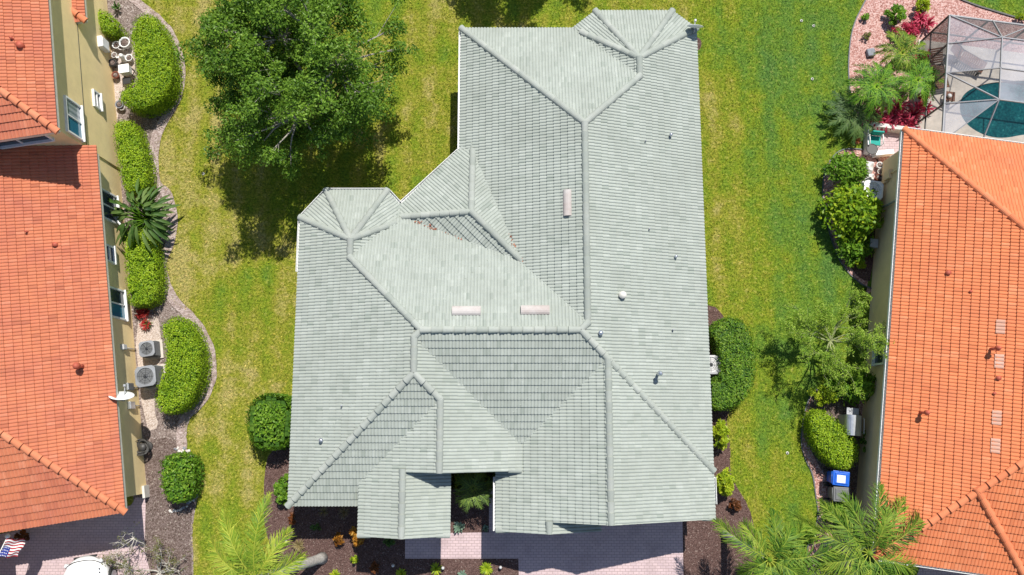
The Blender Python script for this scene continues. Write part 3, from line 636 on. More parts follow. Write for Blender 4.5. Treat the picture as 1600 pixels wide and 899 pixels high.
rhouse = thing('house', 'tan house with bright orange tiled roof and white gutters, at the right', 'house', (19, 2, 0))
tr_ = R_(8.1); Rd = Vector((math.sin(tr_), math.cos(tr_))); Rl = Vector((math.cos(tr_), -math.sin(tr_)))
rc = Vector((13.52, -5.22)); LR = 16.85; rW = 8.7
RW = plane(rc, Rl, 3); RS = plane(rc, Rd, 3); RN = plane(rc+Rd*LR, -Rd, 3); RE = plane(rc+Rl*rW, -Rl, 3)
m = MB(); allp = (RW, RS, RN, RE)
for i, q in enumerate(allp): tile_slope(m, q, region(q, [o for o in allp if o is not q]), seed=70+i)
rroof = m.build('roof', 'orange_tile', rhouse)
c3 = lambda v: Vector((v.x, v.y, 3)); ra = meet(RW, RS, RE); rn = meet(RW, RN, RE)
caps(rroof, c3(rc), ra, 'orange_cap'); caps(rroof, c3(rc+Rd*LR), rn, 'orange_cap'); caps(rroof, ra, rn, 'orange_cap'); caps(rroof, c3(rc+Rl*rW), ra, 'orange_cap'); caps(rroof, c3(rc+Rl*rW+Rd*LR), rn, 'orange_cap')
ap_, _ = on_roof(1524, 762, RS); fo_, _ = on_roof(1603, 905, RS); caps(rroof, ap_, fo_, 'orange_cap', .13, .4, .05)
rot2 = lambda x, y: tuple(rc+Rl*x+Rd*y)
MB().prism([rot2(.42, .42), rot2(.42, LR-.42), rot2(rW-.42, LR-.42), rot2(rW-.42, .42)], 0, 2.88).build('wall', 'tan_stucco', rhouse)
fascia(rhouse, [rot2(.02, .02), rot2(.02, LR-.02), rot2(rW-.02, LR-.02), rot2(rW-.02, .02)], 3.0, 'cream_paint', True)
gutter(rhouse, rot2(0, 0), rot2(0, LR), -Rl); gutter(rhouse, rot2(0, LR), rot2(rW, LR), Rd); gutter(rhouse, rot2(0, 0), rot2(rW, 0), -Rd)
nW = -Rl.to_3d(); aW = Rd.to_3d(); wpR = Vector((*rot2(.42, 0), 0))
window(rhouse, on_plane(1378, 553, wpR, nW)+nW*.06, aW, nW, .8, .9, 'window_glass', 1)
d0 = on_plane(1381, 326, wpR, nW); dsp = MB(); d1 = on_plane(1404, 311, wpR, nW); dsp.tube([Vector((d0.x, d0.y, .1))+nW*.09, Vector((d0.x, d0.y, 2.6))+nW*.09, Vector((d0.x, d0.y, 2.85))+nW*.3], .05, 8); dsp.build('downspout', 'light_grey_plastic', rhouse)
mbx = MB(); q = on_plane(1390, 274, wpR, nW); mbx.box(q+nW*.07, (.4, .14, .5), M=Matrix((aW, nW, Vector((0, 0, 1)))).transposed(), bev=.01); mbx.tube([q+nW*.05-aW*.25, q+nW*.05-aW*.25-Vector((0, 0, 1.1))], .03); mbx.tube([q+nW*.05+Vector((0, 0, .2)), q+nW*.05+Vector((0, 0, 1.0))], .03); mbx.build('meter_box', 'tan_stucco', rhouse)
for px, py, r, h, cp in ((1437, 645, .05, .5, True), (1546, 546, .05, .5, True), (1558, 591, .08, .15, False), (1552, 615, .05, .12, False), (1480, 427, .09, .15, False), (1515, 456, .05, .12, False)): pipe(rroof, px, py, RW, r, h, 'brick_red_pipe', cp)
for px, py in ((1563, 511), (1561, 565), (1557, 653), (1555, 697)):
    c, nn = on_roof(px, py, RW); d = (Rl.to_3d()+Vector((0, 0, T))).normalized(); x = Rd.to_3d()
    m = MB()
    for i in range(4): 
        V = []
        for t in (-.15, .15):
            for j in range(5): th_ = math.pi*j/4; V.append(c+d*t+x*((i-1.5)*.134+math.cos(th_)*.066)+nn*(.045+math.sin(th_)*.035))
        m._add(V, [(j, j+1, 6+j, 5+j) for j in range(4)]+[tuple(range(5)), tuple(range(9, 4, -1))], random.random())
    bmesh.ops.recalc_face_normals(m.bm, faces=m.bm.faces); tag(m.build('roof_tile', 'faded_tile', rroof), 'pale faded replacement tiles')

# ================================================================== PLANTS
def tops(lst, z): return smooth_poly(PP(lst, z), 2)
def hedge(label, lst, z, mat='hedge_leaf', dens=640, leaf=.07, name='hedge', cat='hedge', group=None, rough=.06, rnd_edge=.30):
    """clipped hedge: a dense shell of leaves over a solid dark core added to block light"""
    poly = offset_poly(tops(lst, z), .07); a = np.array(poly); lo, hi = a.min(0), a.max(0); ctr = a.mean(0)
    A = abs(sum(poly[i][0]*poly[(i+1) % len(poly)][1]-poly[(i+1) % len(poly)][0]*poly[i][1] for i in range(len(poly))))/2
    n = int(A*dens*1.0); pts = RNG.uniform(lo, hi, (int(n*(hi-lo).prod()/A*1.05)+10, 2)); pts = pts[inside(pts, poly)]
    d = edge_dist(pts, poly); bx_, by_ = pts[:, 0], pts[:, 1]
    lump = np.sin(bx_*3.1+by_*1.7+z)*.5+np.sin(by_*4.3-bx_*2.2)*.5+np.sin(bx_*9+by_*7)*.5
    zz = z+lump*rough*.6+RNG.normal(0, rough*.6, len(pts))-np.clip(rnd_edge-d, 0, 1)**2*2.2
    sh = RNG.random(len(pts)) < .035; zz = zz+sh*RNG.exponential(.07, len(pts))
    hole = np.sin(bx_*5.3+by_*2.9+z*7)+np.sin(by_*6.1-bx_*3.7+1)+np.sin(bx_*11-by_*9)*.6; zz = np.where(hole > 1.75, zz-RNG.uniform(.05, .3, len(pts)), zz)
    Pt = np.column_stack([pts, zz]); Nt = np.tile([0., 0, 1], (len(pts), 1))
    # sides
    per = []; 
    for i in range(len(poly)):
        p, q = np.array(poly[i]), np.array(poly[(i+1) % len(poly)]); L = np.linalg.norm(q-p); k_ = int(L*z*dens*.8)+1
        t = RNG.random(k_); e = p+(q-p)*t[:, None]; nn = np.array([(q-p)[1], -(q-p)[0]])/max(L, 1e-9)
        h = RNG.random(k_)*z; per.append((np.column_stack([e+nn*RNG.normal(0, .04, (k_, 1)), h]), np.tile([*nn, .2], (k_, 1))))
    sg = 1 if sum(poly[i][0]*poly[(i+1) % len(poly)][1]-poly[(i+1) % len(poly)][0]*poly[i][1] for i in range(len(poly))) > 0 else -1
    Ps = np.concatenate([Pt]+[p for p, _ in per]); Ns = np.concatenate([Nt]+[q*np.array([sg, sg, 1]) for _, q in per])
    D, Sx = rand_frames(Ns, .45); V, Q = leaf_quads(Ps, D, Sx, leaf*RNG.uniform(.7, 1.35, len(Ps)), leaf*.55*RNG.uniform(.8, 1.2, len(Ps)))
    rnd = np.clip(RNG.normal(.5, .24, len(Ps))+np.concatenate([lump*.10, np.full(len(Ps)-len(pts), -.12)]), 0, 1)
    core = offset_poly(poly, .13); m = len(core); V2 = np.array([(x, y, .0) for x, y in core]+[(x, y, z-.14) for x, y in core])  # closed dark block inside the leaves, added to stop light passing through
    b0 = len(V); V = np.concatenate([V, V2]); sideq = [(b0+i, b0+(i+1) % m, b0+m+(i+1) % m, b0+m+i) for i in range(m)]
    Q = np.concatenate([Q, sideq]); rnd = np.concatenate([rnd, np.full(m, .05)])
    # top of the core as small squares
    gx = np.arange(lo[0], hi[0], .2); gy = np.arange(lo[1], hi[1], .2); G = np.array([(x, y) for x in gx for y in gy]); G = G[inside(G, core)]
    b1 = len(V); sq = np.array([(-.11, -.11), (.11, -.11), (.11, .11), (-.11, .11)]); GV = (G[:, None, :]+sq).reshape(-1, 2); V = np.concatenate([V, np.column_stack([GV, np.full(len(GV), z-.16)])])
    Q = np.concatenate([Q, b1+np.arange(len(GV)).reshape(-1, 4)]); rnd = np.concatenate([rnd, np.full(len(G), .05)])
    o = mesh_np(name, V, Q, mat, None, (ctr[0], ctr[1], 0), rnd); return tag(o, label, cat, group)
def leaf_cloud(centres, radii, per, leaf, asp=.5, squash=.75, tilt=.8, rbias=0):
    Ps = []; Ns = []; rn = []
    for c, r, kk in zip(centres, radii, per):
        d = nrm(RNG.normal(0, 1, (kk, 3))); d[:, 2] = np.where(d[:, 2] < -.3, -d[:, 2], d[:, 2]); rad = r*RNG.uniform(.45, 1.08, (kk, 1))
        Ps.append(np.array(c)+d*rad*np.array([1, 1, squash])); Ns.append(d*.6+np.array([0, 0, .7])); rn.append(np.clip(RNG.normal(.5+rbias, .24, kk)+RNG.normal(0, .10), 0, 1))
    Ps = np.concatenate(Ps); Ns = np.concatenate(Ns); D, Sx = rand_frames(Ns, tilt)
    V, Q = leaf_quads(Ps, D, Sx, leaf*RNG.uniform(.65, 1.4, len(Ps)), leaf*asp*RNG.uniform(.8, 1.25, len(Ps))); return V, Q, np.concatenate(rn)
def bush(label, px, py, rx, ry, h, mat, leaf=.12, lumps=14, per=160, name='bush', cat='bush', group=None, asp=.5, stem='bark', lump_r=None, rbias=0, z0=.15):
    """free growing bush: stems that fork to lumps of foliage; rx, ry in pixels of the photograph"""
    c = P(px, py, h*.6); rx, ry = rx/37.5, ry/37.5
    r = thing(name, label, cat, (c.x, c.y, 0), group); cs_, rs_ = [], []; m = MB()
    for i in range(lumps):
        a = 2.399*i; q = math.sqrt((i+.5)/lumps); lr = (lump_r or .36)*min(rx, ry)*random.uniform(.8, 1.2)
        x, y = c.x+math.cos(a)*q*(rx-lr*.7), c.y+math.sin(a)*q*(ry-lr*.7); z = max(z0+lr*.5, h*(1-.55*q*q)*random.uniform(.82, 1.05)-lr*.6)
        cs_.append((x, y, z)); rs_.append(lr)
        if i % 2 == 0: m.tube([(c.x+random.uniform(-.08, .08), c.y+random.uniform(-.08, .08), 0), (c.x*.5+x*.5, c.y*.5+y*.5, z*.55), (x, y, z)], [.03, .02, .008], 5)
    m.build('stem', stem, r); V, Q, rn = leaf_cloud(cs_, rs_, [per]*lumps, leaf, asp, rbias=rbias); mesh_np('foliage', V, Q, mat, r, (0, 0, 0), rn); return r
def rosette(label, px, py, rad, n, wd, h, mat, name='plant', cat='plant', group=None, arch=.6, cup=1.0, z=0, heads=1, spread=0):
    """strap leaves arching out of one or several hearts"""
    c = P(px, py, h*.5); R0 = rad/37.5; V = []; Q = []; rn = []
    for hd in range(heads):
        hx_, hy_ = (c.x, c.y) if heads == 1 else (c.x+random.gauss(0, spread/37.5*.5), c.y+random.gauss(0, spread/37.5*.5))
        for i in range(n):
            a = i*2.39996+random.uniform(-.25, .25); L = R0*random.uniform(.7, 1.1); e = random.uniform(.35, 1.0)*cup; K = 5; rv = min(1, max(0, random.gauss(.5, .25))); b0 = len(V)
            for k_ in range(K+1):
                t = k_/K; r_ = L*t; zz = z+.03+h*(e*t*1.6-arch*e*1.6*t*t*1.1); ww = wd*(.35+1.3*t)*(1-t)**.6 if k_ < K else .001
                ww = max(ww, .002); dx, dy = math.cos(a), math.sin(a)
                V.append((hx_+dx*r_-dy*ww/2, hy_+dy*r_+dx*ww/2, max(.01, zz))); V.append((hx_+dx*r_+dy*ww/2, hy_+dy*r_-dx*ww/2, max(.01, zz)))
            for k_ in range(K): Q.append((b0+2*k_, b0+2*k_+1, b0+2*k_+3, b0+2*k_+2)); rn.append(rv)
    return tag(mesh_np(name, V, Q, mat, None, (c.x, c.y, 0), rn), label, cat, group)
def frond(parent, base, az, L, rise, droop, mat, leaflets=34, ll=.5, lw=.03, twist=0, vee=.35, rmat_r=.018, rbias=0):
    """one feather frond: an arched rachis with leaflets on both sides; one mesh"""
    dx, dy = math.cos(az), math.sin(az); V = []; Q = []; rn = []; base = Vector(base); K = 10; bend = random.uniform(-.22, .22); rbias += random.uniform(-.2, .2); tat = random.uniform(.01, .10)
    def pt(t): s_ = L*t; return Vector((base.x+dx*s_*(1-.12*droop*t)-dy*bend*s_*t, base.y+dy*s_*(1-.12*droop*t)+dx*bend*s_*t, base.z+rise*s_-droop*s_*s_/L))
    side = Vector((-dy, dx, 0)); up0 = Vector((0, 0, 1))
    for k_ in range(K+1):
        p = pt(k_/K); r_ = rmat_r*(1-.75*k_/K)
        V += [p+side*r_, p+up0*r_*1.2, p-side*r_]
    for k_ in range(K):
        for j in range(2): Q.append((3*k_+j, 3*k_+j+1, 3*k_+j+4, 3*k_+j+3)); rn.append(.95)
    for i in range(leaflets):
        t = .10+.9*(i+.5)/leaflets; p = pt(t); d = (pt(min(1, t+.02))-pt(t-.02)).normalized(); nn = side.cross(d).normalized()*-1
        if nn.z < 0: nn = -nn
        ln = ll*(math.sin(math.pi*min(1, t*.88+.1))**.7)*random.uniform(.88, 1.1)
        for sgn in (-1, 1):
            if random.random() < tat: continue
            sd = (side*sgn*(.80-.35*t)+d*(.45+.5*t)+nn*vee*random.uniform(.3, 1.2)+Vector((random.gauss(0, .15), random.gauss(0, .15), 0))).normalized()
            mid = p+sd*ln*.55; tip = p+sd*ln+Vector((random.gauss(0, .05), random.gauss(0, .05), -ln*.32*random.uniform(.3, 1.8))); wv_ = d.cross(sd).cross(sd).normalized()*lw*.5
            if wv_.length < 1e-6: continue
            b0 = len(V); V += [p-wv_*.5, p+wv_*.5, mid+wv_, mid-wv_, tip+wv_*.12, tip-wv_*.12]; rv = min(1, max(0, random.gauss(.48+rbias, .2)))
            Q += [(b0, b0+1, b0+2, b0+3), (b0+3, b0+2, b0+4, b0+5)]; rn += [rv, rv]
    return mesh_np('frond', [tuple(v) for v in V], Q, mat, parent, (0, 0, 0), rn)
def palm(label, base, head, fronds, mat, name='palm_tree', tr_=.14, group=None, ll=.5, lw=.035, leaflets=36, cat='palm tree', bmat='palm_bark', vee=.3):
    base, head = Vector(base), Vector(head); r = thing(name, label, cat, (base.x, base.y, 0), group)
    m = MB(); K = 14; pts = [base.lerp(head, i/K)+Vector((0, 0, 0)) for i in range(K+1)]; m.tube(pts, [tr_*(1.35 if i == 0 else 1.0-.12*i/K)*(1+.05*(i % 2)) for i in range(K+1)], 14); 
    m.build('trunk', bmat, r); cs_ = MB(); cs_.tube([head-Vector((0, 0, .15)), head+Vector((0, 0, .5))], [tr_*.9, tr_*.45], 10); cs_.build('crownshaft', mat, r)
    for az, L, rise, droop in fronds: frond(r, head+Vector((math.cos(az)*.05, math.sin(az)*.05, .35)), az, L, rise, droop, mat, leaflets, ll, lw, vee=vee)
    return r
def branchy(m, p, d, L, r, depth, tips, spread=.55, up=.15, segs=3, every=None, kids=(2, 3)):
    pts = [Vector(p)]; d = Vector(d).normalized()
    for i in range(segs):
        d = (d+Vector((random.gauss(0, .16), random.gauss(0, .16), random.gauss(0, .10)+up*.3))).normalized(); pts.append(pts[-1]+d*L/segs)
    m.tube(pts, [r*(1-.45*i/segs) for i in range(segs+1)], 6 if r > .03 else 4, cap=False)
    if every is not None: every += pts[1:]
    if depth == 0: tips.append(pts[-1]); return
    for _ in range(random.randint(*kids)):
        e = (d+Vector((random.gauss(0, spread), random.gauss(0, spread), random.gauss(up, spread*.5)))).normalized()
        branchy(m, pts[random.choice((-1, -1, -2))], e, L*random.uniform(.62, .85), r*.55, depth-1, tips, spread, up, segs, every, kids)

# ---- the big tree on the left lawn
def broad_tree(label, x, y, Rx, Ry, zlo, zhi, n, per, leaf, mat, bmat, name='broadleaf_tree', lump=.75, trunk=.2, seed=3):
    random.seed(seed); r = thing(name, label, 'tree', (x, y, 0)); m = MB(); fork = Vector((x, y, zlo*.55)); m.tube([(x, y, -.05), (x+.05, y, zlo*.3), fork], [trunk*1.4, trunk, trunk*.9], 12)
    mains = []
    for i in range(7):
        a = i*2*math.pi/7+random.uniform(-.3, .3); q = Vector((x+math.cos(a)*Rx*.42, y+math.sin(a)*Ry*.42, zlo+(zhi-zlo)*random.uniform(.25, .6))); mid = fork.lerp(q, .5)+Vector((random.gauss(0, .2), random.gauss(0, .2), .3))
        m.tube([fork, mid, q], [trunk*.6, trunk*.42, trunk*.26], 8, cap=False); mains.append(q)
    cs_ = []; rs_ = []
    for i in range(n):
        u = random.random(); a = random.uniform(0, 2*math.pi); q = random.random()**.45; zc = random.uniform(-1, 1)
        rad = min(.93, q*math.sqrt(max(0, 1-zc*zc*.75))); wob = 1+.16*math.sin(3*a+1)+.12*math.sin(5*a+seed)
        t = Vector((x+math.cos(a)*rad*Rx*wob, y+math.sin(a)*rad*Ry*wob, (zlo+zhi)/2+zc*(zhi-zlo)/2))
        s_ = min(mains, key=lambda v: (v-t).length); mid = s_.lerp(t, .5)+Vector((random.gauss(0, .15), random.gauss(0, .15), .15)); m.tube([s_, mid, t], [.055, .035, .014], 5, cap=False)
        for _ in range(3): e = t+Vector((random.gauss(0, lump*.7), random.gauss(0, lump*.7), random.gauss(0, lump*.35))); m.tube([mid.lerp(t, .5), e], [.02, .006], 4, cap=False); cs_.append(tuple(e)); rs_.append(lump*random.uniform(.4, .85))
        cs_.append(tuple(t)); rs_.append(lump*random.uniform(.7, 1.1))
    m.build('trunk', bmat, r); V, Q, rn = leaf_cloud(cs_, rs_, [int(per*(q/lump)**2)+20 for q in rs_], leaf, .5, .6, 1.0)
    mesh_np('crown', V, Q, mat, r, (0, 0, 0), rn); return r
tc_ = P(462, 112, 5.0)
broad_tree('big dark green broadleaf tree shading the lawn behind the green roof', tc_.x-.12, tc_.y+.42, 3.65, 3.45, 1.8, 6.9, 145, 290, .125, 'oak_leaf', 'pale_bark', lump=.60, seed=5)
tb_ = P(790, 5, 0)
broad_tree('broadleaf tree beyond the lawn whose shade reaches the back of the green roof', tb_.x+1.0, tb_.y+3.65, 3.0, 1.8, 3.2, 6.5, 44, 200, .17, 'oak_leaf', 'bark', lump=.6, seed=8)

# ---- hedges
GL = 'clipped hedges along the left house'
hedge('large J shaped clipped hedge curling round the white pots', [(203, 38), (212, 20), (238, 17), (254, 38), (265, 70), (270, 105), (268, 130), (256, 150), (235, 166), (205, 170), (184, 160), (182, 146), (195, 132), (208, 126), (210, 108), (204, 80), (199, 58)], 1.35, group=GL)
hedge('long straight clipped hedge under the two storey wall, above the strap leaved clump', [(172, 190), (190, 184), (208, 186), (217, 205), (226, 235), (231, 262), (231, 292), (213, 301), (190, 301), (181, 260), (176, 225)], 1.1, group=GL)
hedge('straight clipped hedge between the strap leaved clump and the crimson plant', [(189, 374), (196, 358), (220, 354), (236, 366), (245, 395), (249, 430), (247, 460), (235, 476), (200, 482), (195, 465), (192, 420)], 1.1, group=GL)
hedge('kidney shaped clipped hedge beside the two air conditioners', [(247, 508), (260, 496), (280, 490), (296, 506), (309, 528), (315, 557), (314, 590), (303, 618), (285, 640), (262, 650), (243, 644), (239, 622), (246, 590), (256, 560), (253, 535)], 1.35, group=GL)
hedge('squarish clipped bush with pale shiny leaves below the hose reel', [(247, 722), (258, 709), (285, 707), (301, 717), (306, 745), (301, 775), (286, 788), (262, 788), (249, 772)], 1.2, 'dark_hedge_leaf', 330, .12, 'clipped_bush', 'bush')
hedge('oval clipped bush at the far corner of the left house, beside the red roof', [(140, 22), (150, 10), (165, 14), (182, 30), (187, 42), (178, 52), (160, 52), (145, 40)], 1.0, 'hedge_leaf', 640, .07, 'clipped_bush', 'bush')
hedge('dark green C shaped clipped hedge hiding an air conditioner beside the green roof', [(1106, 520), (1120, 500), (1140, 492), (1161, 497), (1176, 515), (1185, 545), (1185, 580), (1178, 612), (1160, 634), (1135, 643), (1110, 641), (1107, 605), (1110, 590), (1124, 588), (1126, 572), (1122, 545), (1118, 530)], 1.3, 'dark_hedge_leaf', 640, .07)
hedge('bright oval clipped hedge between the lawn and the silver hooded barbecue', [(1262, 660), (1270, 640), (1290, 638), (1310, 655), (1335, 680), (1347, 700), (1343, 725), (1325, 739), (1300, 729), (1275, 700)], 1.15, 'hedge_leaf', 640, .072)
hedge('dark green globe shaped bush on the lawn edge left of the green roof', [(381, 660), (386, 632), (404, 616), (428, 613), (450, 620), (458, 645), (456, 680), (446, 698), (425, 706), (402, 702), (386, 688)], 1.6, 'bush_leaf', 420, .13, 'globe_bush', 'bush', None, .12, .55)

# ---- bushes
bush('green hibiscus bush against the left front corner of the green roof', 441, 767, 15, 24, 1.1, 'bush_leaf', .14, 12, 90)
bush('loose lime green bush just below the C shaped hedge', 1127, 680, 15, 24, 1.2, 'lime_leaf', .15, 12, 70)
bush('loose lime green bush at the right front corner of the green roof', 1134, 755, 17, 22, 1.2, 'lime_leaf', .15, 13, 70)
bush('small rust red bush in the dark mulch right of the green roof', 1150, 790, 11, 10, .6, 'rust_leaf', .12, 7, 50)
bush('lime green bush next to the oval clipped hedge, under the feathery tree', 1290, 618, 24, 18, 1.1, 'lime_leaf', .11, 10, 120)
bush('flowering green bush with orange blossoms below the walled patio', 1326, 264, 40, 32, 1.5, 'bush_leaf', .14, 20, 130)
bush('tall broad leaved lime green bush beside the white air conditioner', 1336, 328, 52, 50, 1.9, 'mango_leaf', .22, 32, 80)
bush('low leafy bush at the foot of the kerbed shrub bed', 1335, 386, 34, 28, .9, 'bush_leaf', .18, 16, 65)
bush('small bush of reddish green leaves at the tip of the kerbed shrub bed', 1342, 412, 14, 9, .5, 'lime_leaf', .15, 6, 40)
bush('dark bush tucked between the bins and the big palm', 1313, 802, 26, 22, 1.2, 'bush_leaf', .11, 14, 120)
bush('orange flowering bush under the big palm fronds at the lawn end', 1262, 835, 22, 18, .8, 'bush_leaf', .13, 10, 80)
bush('dark low bush behind the oval hedge against the tan wall', 1357, 700, 12, 34, .8, 'dark_hedge_leaf', .12, 12, 60)
bush('broad leaved shrub with long pale leaves beside the tan wall', 1338, 602, 40, 30, 1.5, 'bush_leaf', .30, 18, 44, asp=.3)
bush('leafy green bush on the pink gravel at the top', 1402, 22, 17, 20, .9, 'bush_leaf', .17, 10, 60)
bush('lime green bush on the pink gravel at the top edge beside the leafy one', 1442, 8, 15, 14, .8, 'lime_leaf', .13, 9, 80)
bush('small green plant on the pink gravel near the kerb', 1353, 27, 8, 8, .3, 'bush_leaf', .12, 5, 25)
bush('sparse little green plant in the middle of the pink gravel', 1355, 57, 9, 8, .25, 'sparse_leaf', .12, 5, 18)
bush('dark spiky red bush among the pink gravel, left of the pool cage', 1418, 48, 26, 18, .8, 'crimson_leaf', .2, 12, 36, asp=.3)
bush('small green bush on dry grass behind the pool cage', 1596, 26, 10, 7, .4, 'lime_leaf', .12, 6, 40)
# crotons and small plants of the front bed
bush('golden orange croton next to the entry gable', 552, 832, 6.5, 7, .8, 'croton_leaf', .16, 7, 26, asp=.4, lump_r=.5)
bush('tall golden orange croton, the largest of the front bed', 559, 844, 9, 11, .9, 'croton_leaf', .17, 9, 28, asp=.4, lump_r=.45)
bush('green and rust croton left of the golden ones', 529, 843, 9, 10, .6, 'croton_leaf', .16, 8, 22, asp=.4, rbias=-.3)
bush('small yellow green croton below the golden ones', 553, 874, 6, 7, .5, 'lime_leaf', .14, 6, 20, asp=.4)
bush('red and green croton at the left corner of the roof shadow', 456, 812, 6, 10, .6, 'rust_leaf', .14, 7, 22, asp=.4, rbias=.2)
bush('rust red croton at the bottom of the front bed', 585, 888, 8, 9, .5, 'rust_leaf', .15, 7, 20, asp=.4)
bush('dark croton standing in the shade under the roof edge', 492, 824, 9, 6, .5, 'strap_leaf', .14, 6, 20, asp=.4)
bush('dark leafy shrub in the shade beside the entry walk', 608, 845, 10, 10, .7, 'strap_leaf', .14, 8, 22, asp=.4)
rosette('yellow striped grassy plant alone in the front mulch', 466, 853, 11, 34, .05, .35, 'straw_leaf', 'grass_clump', 'plant')
rosette('tan ornamental grass tuft in the shade, the left one under the eave', 505, 800, 9, 40, .02, .5, 'straw_leaf', 'grass_clump', 'plant')
rosette('tan ornamental grass tuft in the shade, the right one under the eave', 537, 801, 11, 44, .02, .55, 'straw_leaf', 'grass_clump', 'plant')
for lb, px, py, rd in (('bright lime ground plant at the bottom, below the crotons', 523, 899, 9), ('bright lime ground plant with a dark heart, below the entry walk', 627, 896, 9), ('bright lime ground plant beside the small path light', 681, 889, 10), ('bright lime ground plant beside the driveway corner', 760, 889, 11)):
    rosette(lb, px, py, rd, 34, .07, .3, 'lime_leaf', 'ground_plant', 'plant')
rosette('blue green agave at the courtyard edge by the entry walk', 717, 823, 10, 22, .13, .3, 'agave_leaf', 'agave', 'plant', arch=.35)
rosette('small blue green agave lying in the mulch below the walk', 722, 898, 8, 14, .09, .18, 'agave_leaf', 'agave', 'plant', arch=.35)
rosette('small blue green agave in the courtyard corner by the garage', 759, 826, 6, 16, .09, .25, 'agave_leaf', 'agave', 'plant', arch=.35)
rosette('crimson bromeliad between the clipped hedge and the pale gravel', 226, 489, 10, 36, .07, .5, 'scarlet_leaf', 'bromeliad', 'plant', heads=3, spread=12)
rosette('small dark palm seedling on the pale gravel above the air conditioners', 231, 505, 8, 11, .05, .55, 'strap_leaf', 'palm_seedling', 'plant')
rosette('strappy green plant at the top corner beside the oval bush', 180, 9, 9, 16, .10, .7, 'strap_leaf', 'strap_plant', 'plant')
rosette('scarlet bromeliad between the tall lime bush and the tan wall', 1373, 318, 12, 26, .09, .5, 'scarlet_leaf', 'bromeliad', 'plant')
rosette('dark red bromeliad outside the corner of the walled patio', 1340, 219, 9, 26, .07, .4, 'rust_leaf', 'bromeliad', 'plant')
TI = 'crimson ti plants round the little palms'
for lb, px, py, rd, hd, sp in (('crimson ti plant nearest the pool cage corner', 1438, 36, 14, 4, 15), ('dusky crimson ti plants in a row below the leafy bush', 1422, 62, 14, 4, 15), ('crimson ti plant squeezed between little palm and pool cage', 1441, 92, 14, 4, 18),
                               ('large bright crimson ti plant at the patio wall', 1420, 183, 19, 6, 26), ('crimson ti plant low beside the right hand little palm', 1441, 160, 12, 3, 12), ('deep crimson ti plant left of the large bright one at the patio wall', 1388, 184, 19, 5, 18)):
    rosette(lb, px, py, rd, 26, .10, .8, 'crimson_leaf', 'ti_plant', 'plant', TI, heads=hd, spread=sp)
# strap leaved clump (bird of paradise) by the left house
def clump(label, px, py, rad, n, h, mat):
    c = P(px, py, h*.5); r = thing('strap_leaf_clump', label, 'plant', (c.x, c.y, 0)); m = MB(); V = []; Q = []; rn = []
    for i in range(n):
        a = i*2.39996+random.uniform(-.4, .4); R0 = rad/37.5*random.uniform(.25, 1.1); hh = h*random.uniform(.5, 1.1); dx, dy = math.cos(a), math.sin(a); ox, oy = c.x+dx*random.uniform(0, .35), c.y+dy*random.uniform(0, .35)
        b1 = Vector((ox+dx*R0*.45, oy+dy*R0*.45, hh)); m.tube([(ox, oy, 0), (ox+dx*R0*.15, oy+dy*R0*.15, hh*.6), b1], [.025, .018, .012], 4); K = 5; b0 = len(V); L = R0*.65; rv = min(1, max(0, random.gauss(.55, .34)))
        for k_ in range(K+1):
            t = k_/K; w_ = .15*math.sin(math.pi*(t*.93+.05))**.8; q = b1+Vector((dx*L*t, dy*L*t, .12*t-.5*t*t*h*.6)); tl = random.uniform(-.03, .03)
            V += [(q.x-dy*w_/2, q.y+dx*w_/2, q.z+.04+tl), (q.x, q.y, q.z), (q.x+dy*w_/2, q.y-dx*w_/2, q.z+.04-tl)]
        for k_ in range(K):
            for j in range(2): Q.append((b0+3*k_+j, b0+3*k_+j+1, b0+3*k_+j+4, b0+3*k_+j+3)); rn.append(rv)
    m.build('stem', 'bush_leaf', r); mesh_np('foliage', V, Q, mat, r, (0, 0, 0), rn); return r
clump('big clump of dark strap leaves between two clipped hedges', 228, 340, 45, 120, 1.5, 'strap_leaf')
# pale ornamental shrubs by the paved court of the left house
def twiggy(label, px, py, h, n, L, depth, leafn, leaf, mat, bmat, spread=.6, name='bare_shrub', cat='shrub', lean=(0, 0), up=.15, r0=.05, flat=.35, trunk=0):
    c = P(px, py, 0); r = thing(name, label, cat, (c.x, c.y, 0)); m = MB(); tips = []; allp = []
    st = Vector((c.x, c.y, 0))
    if trunk: e = st+Vector((lean[0], lean[1], trunk)); m.tube([st, st.lerp(e, .5)+Vector((.04, .02, 0)), e], [r0*1.5, r0*1.2, r0], 8, cap=False); st = e
    for i in range(n):
        a = i*2*math.pi/n+random.uniform(-.4, .4); branchy(m, st, (math.cos(a)*.9+lean[0]*.3, math.sin(a)*.9+lean[1]*.3, flat+random.uniform(0, .5)), L, r0*.8, depth, tips, spread, up, 3, allp)
    m.build('trunk', bmat, r)
    if leafn:
        pts = [tuple(q+Vector((random.gauss(0, .06), random.gauss(0, .06), random.gauss(0, .05)))) for q in random.choices(allp[len(allp)//4:]+tips*2, k=leafn)]
        V, Q, rn = leaf_cloud(pts, [leaf*1.2]*len(pts), [5]*len(pts), leaf, .4, .8, 1.0); mesh_np('crown', V, Q, mat, r, (0, 0, 0), rn)
    return r
random.seed(21)
twiggy('bare pale shrub with a few pink flowers at the corner of the left house', 226, 850, 1.8, 6, .42, 2, 26, .06, 'sparse_leaf', 'white_bark', .6, lean=(-.05, .35), trunk=.9, r0=.03)
twiggy('wide thorny pale shrub at the bottom, the one away from the white car', 250, 895, 1.4, 9, .62, 3, 420, .07, 'sparse_leaf', 'white_bark', .55, flat=.25)
twiggy('thinly leaved pale shrub against the white car', 200, 884, 1.2, 7, .5, 3, 230, .07, 'sparse_leaf', 'white_bark', .55, flat=.25)
